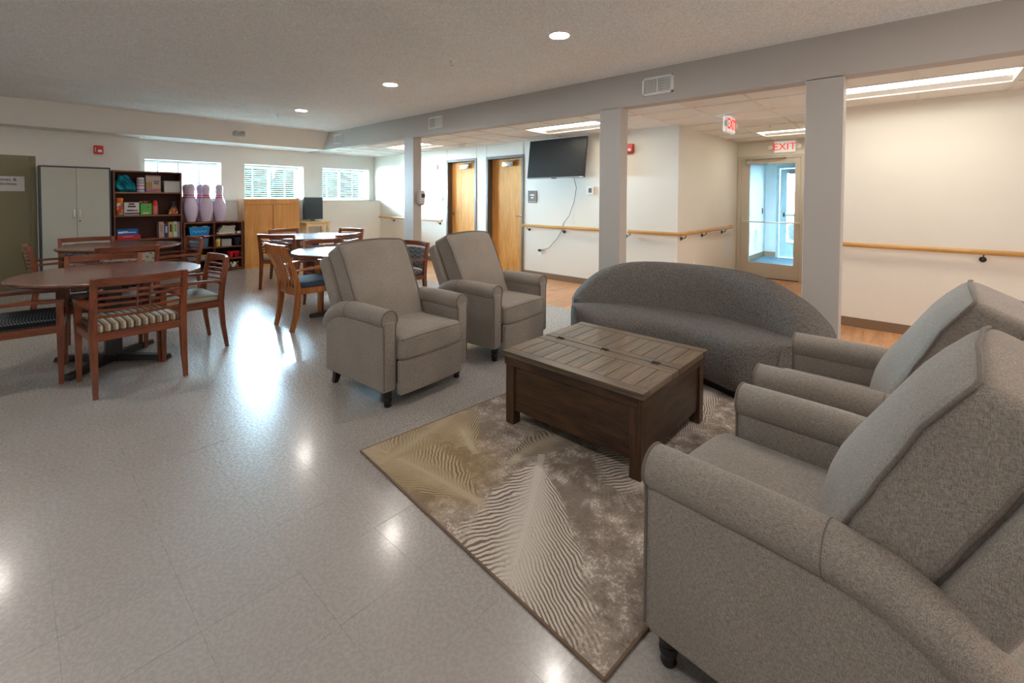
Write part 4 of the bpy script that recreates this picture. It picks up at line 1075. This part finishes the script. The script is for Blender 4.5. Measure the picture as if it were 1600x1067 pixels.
# tall bookcase
M_case = wood('dark_cherry_case', lin(84,42,26), lin(122,66,42), 'z', 5, .4, .35, .1, 0, 8)
M_casex = wood('dark_cherry_shelf', lin(88,46,28), lin(132,76,48), 'x', 5, .4, .35, .1, 0, 8)
M_caseb = plain('dark_cherry_back', lin(70,38,28), .6, .3)
t = thing('bookcase', 'tall dark cherry bookcase with toys and games', 'bookcase', (1.095, 9.50, 0))
G().bbox(0, .022, 0, .30, 0, 1.773, .002).build('side', M_case, t); G().bbox(.878, .90, 0, .30, 0, 1.773, .002).build('side', M_case, t)
G().bbox(.022, .878, 0, .30, 1.748, 1.772, .002).build('top_board', M_casex, t)
for z in (.66, 1.052, 1.43): G().bbox(.022, .878, .002, .288, z-.024, z, .002).build('shelf', M_casex, t)
G().bbox(.022, .878, .002, .288, .26, .284, .002).build('shelf', M_casex, t); G().bbox(.022, .878, .01, .288, 0, .08, .002).build('kickboard', M_casex, t)
G().box(.022, .878, .288, .296, .05, 1.75).build('back_board', M_caseb, t)
# low bookcase
t = thing('low_bookcase', 'low dark cherry shelf unit with two columns under the bowling pins', 'bookcase', (2.005, 9.47, 0))
for x in (0, .447, .898): G().bbox(x, x+.022, 0, .325, 0, .882, .002).build('side', M_case, t)
G().bbox(0, .92, -.002, .325, .882, .905, .002).build('top_board', M_casex, t)
for x0, x1 in ((.022, .447), (.469, .898)):
    for z in (.665, .445, .225, .035): G().bbox(x0, x1, .002, .31, z-.020, z, .002).build('shelf', M_casex, t)
G().box(.022, .898, .312, .320, 0, .882).build('back_board', M_caseb, t)
# maple cupboard
M_map = wood('maple_veneer', lin(188,124,62), lin(208,146,82), 'z', 4, .42, .35, .1, 0, 9)
M_maps = wood('maple_veneer_lit_side', lin(206,158,112), lin(222,180,136), 'z', 4, .42, .35, .1, 0, 9)  # lighter copy of the veneer, light on the side put into its colour
t = thing('maple_cupboard', 'honey maple two-door cupboard below the middle window', 'cupboard', (2.945, 9.43, 0))
G().bbox(0, .018, .018, .375, 0, 1.322, .002).bbox(.987, 1.005, .018, .375, 0, 1.322, .002).build('side', M_maps, t)
G().bbox(.018, .987, .02, .375, 1.30, 1.322, .002).build('top_board', M_map, t)
G().bbox(0, 1.005, 0, .018, 1.215, 1.322, .002).build('front_rail', M_map, t); G().bbox(0, 1.005, 0, .018, 0, .062, .002).build('plinth', M_map, t)
G().box(.018, .987, .36, .372, 0, 1.30).build('back_board', M_map, t)
for x0, x1 in ((.001, .4985), (.5055, 1.004)): G().bbox(x0, x1, -.002, .017, .066, 1.208, .0015).build('door', M_map, t)

# bowling pins
M_pin = plain('lilac_vinyl', (.66,.55,.72), .35, .4, 0, .03); M_pinr = plain('crimson_band', (.55,.03,.08), .4, .4); M_logo = plain('navy_print', (.05,.04,.12), .5, .3)
t = thing('bowling_pin', 'x', 'bowling pin', (0,0,0), 0, 'giant bowling pins on the low shelf')
pr = [(.056,0),(.064,.012),(.086,.09),(.104,.18),(.110,.24),(.104,.31),(.084,.375),(.062,.43),(.053,.47),(.052,.50),(.057,.545),(.063,.585),(.0635,.61),(.058,.637),(.047,.656),(.030,.668),(.010,.674)]
G().lathe(pr, 24).build('body', M_pin, t, 60)
for z in (.435, .475):
    r = .0615 if z < .45 else .0535
    G().lathe([(r-.004, z-.010), (r+.0035, z-.008), (r+.001, z+.008), (r-.006, z+.010)], 24).build('red_band', M_pinr, t, 60)
pl_ = [(2.135, 9.565, 'left front lilac bowling pin with red bands, beside the tall bookcase'), (2.362, 9.565, 'middle front lilac bowling pin with red bands'), (2.575, 9.58, 'right front lilac bowling pin with red bands'),
       (2.105, 9.715, 'lilac bowling pin behind the left front pin'), (2.315, 9.715, 'lilac bowling pin behind the middle front pin')]
for n, (x, y, lb) in enumerate(pl_):
    o = t if n == 0 else copy_tree(t); o.location = (x, y, .906); o['label'] = lb
G().add([(.060,-.083,.245),(.085,-.062,.245),(.085,-.062,.265),(.060,-.083,.265),(.066,-.079,.222),(.082,-.065,.222),(.082,-.065,.235),(.066,-.079,.235)], [(0,1,2,3),(4,5,6,7)]).build('printed_mark', M_logo, t)

# television on its small stand
t = thing('side_table', 'small pale pine table carrying the little television', 'table', (4.075, 9.43, 0))
M_pine = wood('pale_pine', lin(210,174,126), lin(232,204,160), 'x', 5, .5, .3, 0, 0, 9)
G().bbox(0, .545, 0, .36, .815, .845, .004).build('tabletop', M_pine, t)
for x in (.035, .47):
    for y in (.02, .30): G().bbox(x, x+.045, y, y+.04, 0, .815, .003).build('leg', M_pine, t)
for y in (.03, .31): G().box(.08, .47, y, y+.018, .745, .815).build('apron', M_pine, t)
t = thing('small_television', 'small flat black television standing on the pine table', 'television', (4.29, 9.56, .8455), math.radians(14))
G().bbox(-.235, .235, -.02, .018, .035, .505, .005).build('casing', M_bezel, t); G().box(-.222, .222, -.0215, -.0195, .055, .492).build('screen', M_screen, t)
G().bbox(-.035, .035, -.02, .02, .008, .05, .003).build('neck', M_bezel, t); G().bbox(-.14, .14, -.09, .08, 0, .010, .003).build('foot', M_bezel, t)

# ------------------------------------------------------------------ things on the shelves
def mat2(name, c, rough=.5): return plain(name, lin(*c), rough, .35, 0, .05, 25)
def boxthing(name, label, cat, x0, x1, y0, d, z0, h, c, group='boxes on the tall bookcase', marks=()):
    t = thing(name, label, cat, ((x0+x1)/2, y0, z0), 0, group); hw = (x1-x0)/2
    G().bbox(-hw, hw, 0, d, 0, h, .002).build('carton', mat2(name+'_card', c), t)
    for k, (a0, a1, b0, b1, mc, nm) in enumerate(marks):
        G().box(-hw+2*hw*a0, -hw+2*hw*a1, -.0016, .001, h*b0, h*b1).build(nm, mat2(nm+'_print', mc), t)
    return t
YS = 9.55
# tall bookcase, top shelf (z 1.43)
x = M('teal_cloth', .8, .2); x.color(x.mix(x.noise(9, 3).ramp(.35, .65), lin(8,86,104), lin(28,150,170))); M_teal = x.m
t = thing('cloth_bag', 'teal cloth bag slumped on the top shelf of the tall bookcase', 'bag', (1.265, 9.65, 1.431))
rr = random.Random(5)
def bagf(x, y, z):
    v = (z+.13)/.26; w_ = 1-.75*max(0, v-.25)**1.2; k = .012*math.sin(x*60+z*35)+.010*math.sin(y*70-z*50)
    return (x*w_-.02*v+k, y*w_+k, z*(.97)+.010*math.sin(x*40))
G().rbox(.132, .09, .13, .05, 4, 12, bagf, (0,0,.137)).build('body', M_teal, t, 80)
G().tube([(-.05,-.085,.20),(.0,-.115,.17),(.06,-.105,.09),(.09,-.09,.03)], .009, 8).tube([(-.03,-.08,.215),(.04,-.10,.19),(.10,-.075,.11),(.12,-.06,.04)], .008, 8).build('drawstring_fold', M_teal, t, 60)
t = thing('toy_canister', 'white canister with pink and violet stripes on the top shelf', 'canister', (1.452, 9.60, 1.431))
G().lathe([(.050,0),(.054,.01),(.054,.19),(.048,.205),(.05,.21),(.05,.235),(.02,.24)], 20).build('body', mat2('white_tin', (206,200,202)), t, 50)
for z, c in ((.03,(150,120,190)), (.09,(190,110,140)), (.14,(110,160,150)), (.18,(170,130,170))): G().lathe([(.0545,z),(.0552,z+.004),(.0552,z+.018),(.0545,z+.022)], 20).build('printed_band', mat2('band_%d' % c[0], c), t, 50)
boxthing('craft_kit_box', 'beige craft kit box with a round picture on the top shelf', 'box', 1.515, 1.712, 9.56, .10, 1.431, .278, (178,160,150), marks=((.0,1,.93,1,(140,128,120),'lid_edge'), (.0,.42,.16,.58,(150,120,70),'round_picture'), (.52,.9,.60,.66,(70,64,64),'title_line'), (.52,.86,.48,.54,(70,64,64),'title_line'), (.0,.45,.02,.14,(160,100,170),'pink_corner'), (.5,1,.02,.2,(190,110,104),'red_corner')))
M_clear = M('clear_plastic', .15, .5, 0, (.55,.58,.60)); M_clear.set(Transmission_Weight=.0, Alpha=.45); M_clear = M_clear.m
t = thing('clear_bin', 'clear plastic bin of white papers on the top shelf', 'bin', (1.862, 9.62, 1.431))
g = G()
for a in (-1, 1): g.box(a*.108-.002, a*.108+.002, -.10, .10, 0, .19); g.box(-.108, .108, a*.10-.002, a*.10+.002, 0, .19)
g.box(-.108, .108, -.10, .10, 0, .004); g.build('shell', M_clear, t)
for k, (x0, x1, z) in enumerate(((-.09,.06,.13), (-.07,.09,.10), (-.10,.02,.15))): G().box(x0, x1, -.085+.03*k, -.075+.03*k, .006, z).build('paper', mat2('paper_%d' % k, (196-k*10,190-k*8,184)), t)
# second shelf (z 1.052)
t = thing('toy_can', 'orange toy can with printed characters blocks on the second shelf', 'canister', (1.178, 9.60, 1.053)); t['label'] = 'orange cylindrical toy can on the second shelf'
G().lathe([(.046,0),(.048,.004),(.048,.245),(.050,.25),(.050,.275),(.03,.278)], 22).build('body', mat2('orange_tin', (222,120,34)), t, 50)
for a, z, c, s_ in ((-1.9,.17,(214,200,190),.03), (-1.3,.13,(150,80,110),.03), (-1.6,.07,(190,60,40),.03), (-1.2,.03,(90,180,190),.022), (-2.0,.10,(226,170,80),.024)):
    G().rbox(s_*.8, .004, s_, .003, 2, 2, c=(.047*math.cos(a), .047*math.sin(a), z)).build('printed_patch', mat2('patch_%d' % c[2], c), t, 50)
boxthing('race_game_box', 'white game box with dark title and car picture on the second shelf', 'box', 1.232, 1.424, 9.57, .11, 1.053, .205, (204,204,208), marks=((.3,.68,.82,.93,(60,30,34),'title_line'), (.24,.76,.62,.74,(70,30,36),'title_line'), (.18,.58,.30,.43,(70,80,84),'car_picture'), (.55,.9,.31,.41,(170,46,50),'red_car'), (.05,1,.06,.18,(52,62,110),'blue_stripe')))
boxthing('green_game_box', 'green game box with a small white strip on the second shelf', 'box', 1.442, 1.590, 9.575, .07, 1.053, .185, (88,168,62), marks=((.08,.55,.52,.82,(70,160,120),'teal_patch'), (.6,.78,.58,.72,(140,90,50),'brown_patch'), (.22,.72,.08,.22,(206,196,190),'white_strip')))
boxthing('toy_tray_box', 'dark box with a red toy picture behind the green game box', 'box', 1.43, 1.585, 9.66, .07, 1.053, .235, (58,44,38), marks=((.4,.75,.82,.97,(190,60,40),'red_picture'), (.08,.3,.85,.95,(170,140,60),'yellow_picture')))
t = thing('plastic_bottle', 'pink bottle with a red cap on the second shelf', 'bottle', (1.637, 9.59, 1.053))
G().lathe([(.036,0),(.039,.006),(.039,.10),(.034,.115),(.038,.125),(.038,.14),(.032,.15)], 20).build('body', mat2('pink_plastic', (206,110,112), .35), t, 50)
G().lathe([(.034,.15),(.036,.155),(.030,.21),(.020,.235),(.012,.24)], 20).build('cap', mat2('red_plastic', (212,50,48), .3), t, 50)
t = thing('net_bag', 'net bag of colourful plastic eggs on the second shelf', 'bag', (1.893, 9.60, 1.053))
rr = random.Random(9); ec = [(236,200,70), (226,120,130), (240,170,80), (200,120,170), (236,214,120)]
em = [G().lathe([(.004,-.026),(.015,-.02),(.020,-.006),(.019,.008),(.012,.022),(.003,.028)], 10).mesh('plastic_egg', mat2('egg_%d' % k, c, .35), 60) for k, c in enumerate(ec)]
for k, (ex, ey, ez) in enumerate([(-.05,0,.022),(-.01,-.02,.022),(.035,-.01,.022),(.055,.03,.024),(-.03,.04,.024),(.01,.035,.024),(-.045,.015,.062),(0,.0,.062),(.04,.02,.062),(-.015,.01,.098),(.02,.01,.098)]):
    inst('plastic_egg', em[k % 5], t, (ex, ey, ez), (rr.random(), rr.random(), 0))
M_net = M('violet_net', .7, .2, 0, (.16,.13,.22)); M_net.set(Alpha=.5); M_net = M_net.m
G().lathe([(.055,.095),(.045,.12),(.02,.15),(.012,.17),(.028,.20),(.04,.215)], 14).build('net_top', M_net, t, 60)
# third shelf (z .66)
boxthing('board_game_box', 'red board game box under the blue one on the third shelf', 'box', 1.136, 1.432, 9.545, .20, .661, .066, (186,34,38), marks=((.25,.68,.55,.78,(226,120,118),'title_line'), (.7,.92,.2,.35,(214,80,76),'small_print')))
boxthing('board_game_box', 'blue board game box with white title on the third shelf', 'box', 1.134, 1.402, 9.55, .19, .7275, .098, (18,92,176), marks=((.06,.28,.32,.62,(214,214,220),'logo_mark'), (.28,.52,.38,.66,(206,212,224),'title_line'), (.52,.9,.38,.52,(206,212,224),'title_line')))
bk = [(1.678,1.747,.262,(176,150,138),'thick beige book on the third shelf'), (1.750,1.806,.225,(52,56,100),'navy blue book beside the beige one'), (1.809,1.872,.258,(184,160,104),'tan book with dark title beside the navy one'), (1.876,1.930,.264,(196,208,190),'white and green book beside the tan one'), (1.932,1.970,.262,(132,144,178),'blue-grey book at the right end of the third shelf')]
for k, (x0, x1, h, c, lb) in enumerate(bk):
    t = thing('book', lb, 'book', ((x0+x1)/2, 9.56, .661), 0, 'books on the third shelf'); hw = (x1-x0)/2
    g = G(); g.bbox(-hw, -hw+.003, 0, .19, 0, h, .001); g.bbox(hw-.003, hw, 0, .19, 0, h, .001); g.bbox(-hw, hw, -.002, .003, 0, h, .001); g.build('cover', mat2('cover_%d' % k, c), t)
    G().box(-hw+.003, hw-.003, .004, .186, .004, h-.004).build('pages', mat2('pages', (222,214,196)), t)
    mc = [(150,126,116), (170,176,206), (60,48,34), (96,160,70), (206,150,120)][k]
    G().box(-hw*.5, hw*.5, -.0032, -.0015, h*.35, h*.85).build('spine_title', mat2('spine_%d' % k, mc), t)
# low bookcase
def basket(label, x, y, z, w_, d, h, c):
    t = thing('basket', label, 'basket', (x, y, z), 0, 'baskets on the low shelf'); m_ = mat2('basket_%d_%d' % (c[0], c[2]), c, .4)
    g = G(); a, b = .86, 1.0
    def ring(z_, k): return [(-w_*k,-d*k,z_),(w_*k,-d*k,z_),(w_*k,d*k,z_),(-w_*k,d*k,z_)]
    g.add(ring(0, a)+ring(h, b)+ring(h, b*.97)+ring(.004, a*.97), [(0,3,2,1)]+[(i,(i+1) % 4,4+(i+1) % 4,4+i) for i in range(4)]+[(4+i,4+(i+1) % 4,8+(i+1) % 4,8+i) for i in range(4)]+[(8+i,8+(i+1) % 4,12+(i+1) % 4,12+i) for i in range(4)]+[(12,13,14,15)])
    g.build('shell', m_, t)
    G().tube(ring(h, b), .006, 6, closed=True).build('rim', m_, t)
    return t
t = basket('bright blue plastic basket on the upper left low shelf', 2.25, 9.60, .666, .158, .09, .145, (24,138,206))
for k in range(12): G().rbox(.006, .002, .004, .0015, 1, 1, c=(-.10+.018*k, -.0855, .07+.012*math.sin(k*1.9))).build('perforation', M_white, t)
for k, (a, b, c) in enumerate(((-.11,-.03,(190,170,150)), (-.02,.04,(120,90,80)), (.05,.14,(206,206,200)))): G().rbox((b-a)/2, .05, .03, .015, 2, 3, c=((a+b)/2, 0, .135)).build('folded_item', mat2('fold_%d' % k, c), t, 60)
basket('slate blue bin on the second left low shelf', 2.24, 9.61, .446, .15, .09, .165, (70,110,140))
basket('pale grey tray on the third left low shelf', 2.22, 9.60, .226, .16, .10, .05, (140,150,160))
boxthing('activity_book', 'yellow activity book lying in the third left low shelf', 'book', 2.16, 2.36, 9.52, .16, .2865, .018, (206,168,60), 'things on the low shelf')
tag(G().bbox(2.30, 2.395, 9.466, 9.4715, .640, .664, .001).build('shelf_label', mat2('pink_label', (240,120,150))), 'pink paper label stuck on the left low shelf edge', 'label')
t = thing('folded_cloths', 'stack of folded white cloths on the upper right low shelf', 'cloth', (2.66, 9.60, .666), 0, 'things on the low shelf')
for k in range(5): G().rbox(.15-.01*k, .09, .017, .014, 3, 5, lambda x, y, z, k=k: (x+.01*math.sin(k*2), y, z+.006*math.sin(x*30+k)), (0.0+.01*k, 0, .018+.030*k)).build('cloth', mat2('cloth_%d' % k, (206-8*k,204-9*k,200-12*k), .9), t, 70)
t = thing('paper_roll', 'small white roll at the right end of the upper low shelf', 'roll', (2.868, 9.52, .666), 0, 'things on the low shelf')
G().lathe([(.012,-.03),(.026,-.03),(.026,.03),(.012,.03)], 14, (0,0,.027), 'x').build('roll', M_white, t, 50)
t = thing('jar', 'yellow-labelled jar on the second right low shelf', 'jar', (2.535, 9.55, .446), 0, 'things on the low shelf')
G().lathe([(.036,0),(.038,.006),(.038,.12),(.03,.135)], 16).build('body', mat2('cream_jar', (206,190,150)), t, 50); G().lathe([(.033,.135),(.033,.165),(.01,.167)], 16).build('lid', mat2('olive_lid', (110,110,40)), t, 50); G().lathe([(.0385,.03),(.0388,.034),(.0388,.09),(.0385,.094)], 16).build('label_band', mat2('yellow_band', (214,176,60)), t, 50)
t = thing('clear_bin', 'clear bin with pink markers on the second right low shelf', 'bin', (2.665, 9.57, .446), 0, 'things on the low shelf')
g = G()
for a in (-1, 1): g.box(a*.078-.0015, a*.078+.0015, -.06, .06, 0, .13); g.box(-.078, .078, a*.06-.0015, a*.06+.0015, 0, .13)
g.box(-.078, .078, -.06, .06, 0, .003); g.build('shell', M_clear, t)
for xx in (-.038, .038): G().rbox(.03, .035, .055, .015, 3, 3, c=(xx, -.005, .06)).build('pink_pouch', mat2('pink_pouch', (226,96,112)), t, 60)
t = thing('container', 'dark navy tub on the second right low shelf', 'tub', (2.85, 9.56, .446), 0, 'things on the low shelf')
G().lathe([(.040,0),(.046,.01),(.050,.13),(.053,.132),(.053,.145),(.046,.147)], 18).build('body', mat2('navy_tub', (44,54,76)), t, 50)
for k, (xx, lb) in enumerate(((2.735, 'left red toy cup on the third right low shelf'), (2.838, 'right red toy cup on the third right low shelf'))):
    t = thing('toy_cup', lb, 'cup', (xx, 9.55, .226), 0, 'red toy cups'); G().lathe([(.030,0),(.032,.004),(.046,.10),(.049,.102),(.049,.114),(.042,.114),(.028,.01)], 18).build('body', mat2('toy_red', (222,40,58), .3), t, 50)
    G().tube([(.042,-.01,.085),(.062,-.02,.075),(.062,-.02,.04),(.036,-.01,.03)], .005, 6).build('handle', mat2('toy_red_handle', (206,36,52), .3), t, 60)
boxthing('toy_box', 'grey puzzle box on the third right low shelf', 'box', 2.50, 2.66, 9.54, .15, .226, .04, (120,118,124), 'things on the low shelf')
boxthing('tissue_box', 'pale pink box on the lowest right low shelf', 'box', 2.615, 2.702, 9.50, .11, .036, .135, (206,180,176), 'things on the low shelf', marks=((.2,.8,.5,.6,(110,80,80),'printed_line'),))
t = thing('plush_toy', 'black, white and brown plush toy on the lowest right low shelf', 'plush toy', (2.785, 9.57, .036), 0, 'things on the low shelf')
for nm, p, r_, c in (('torso', (0,0,.055), .055, (226,218,206)), ('head', (-.045,-.03,.10), .040, (36,30,30)), ('muzzle', (-.052,-.068,.09), .018, (226,214,200)), ('ear', (-.075,-.02,.135), .016, (90,56,40)), ('ear', (-.018,-.02,.137), .016, (90,56,40)), ('paw', (.05,-.05,.03), .026, (150,96,66)), ('paw', (-.02,-.065,.03), .024, (226,214,200)), ('tail', (.07,.0,.09), .022, (170,120,84))):
    G().rbox(r_, r_*.9, r_, r_*.85, 4, 2, c=p).build(nm, mat2('plush_%d' % c[0], c, .95), t, 80)
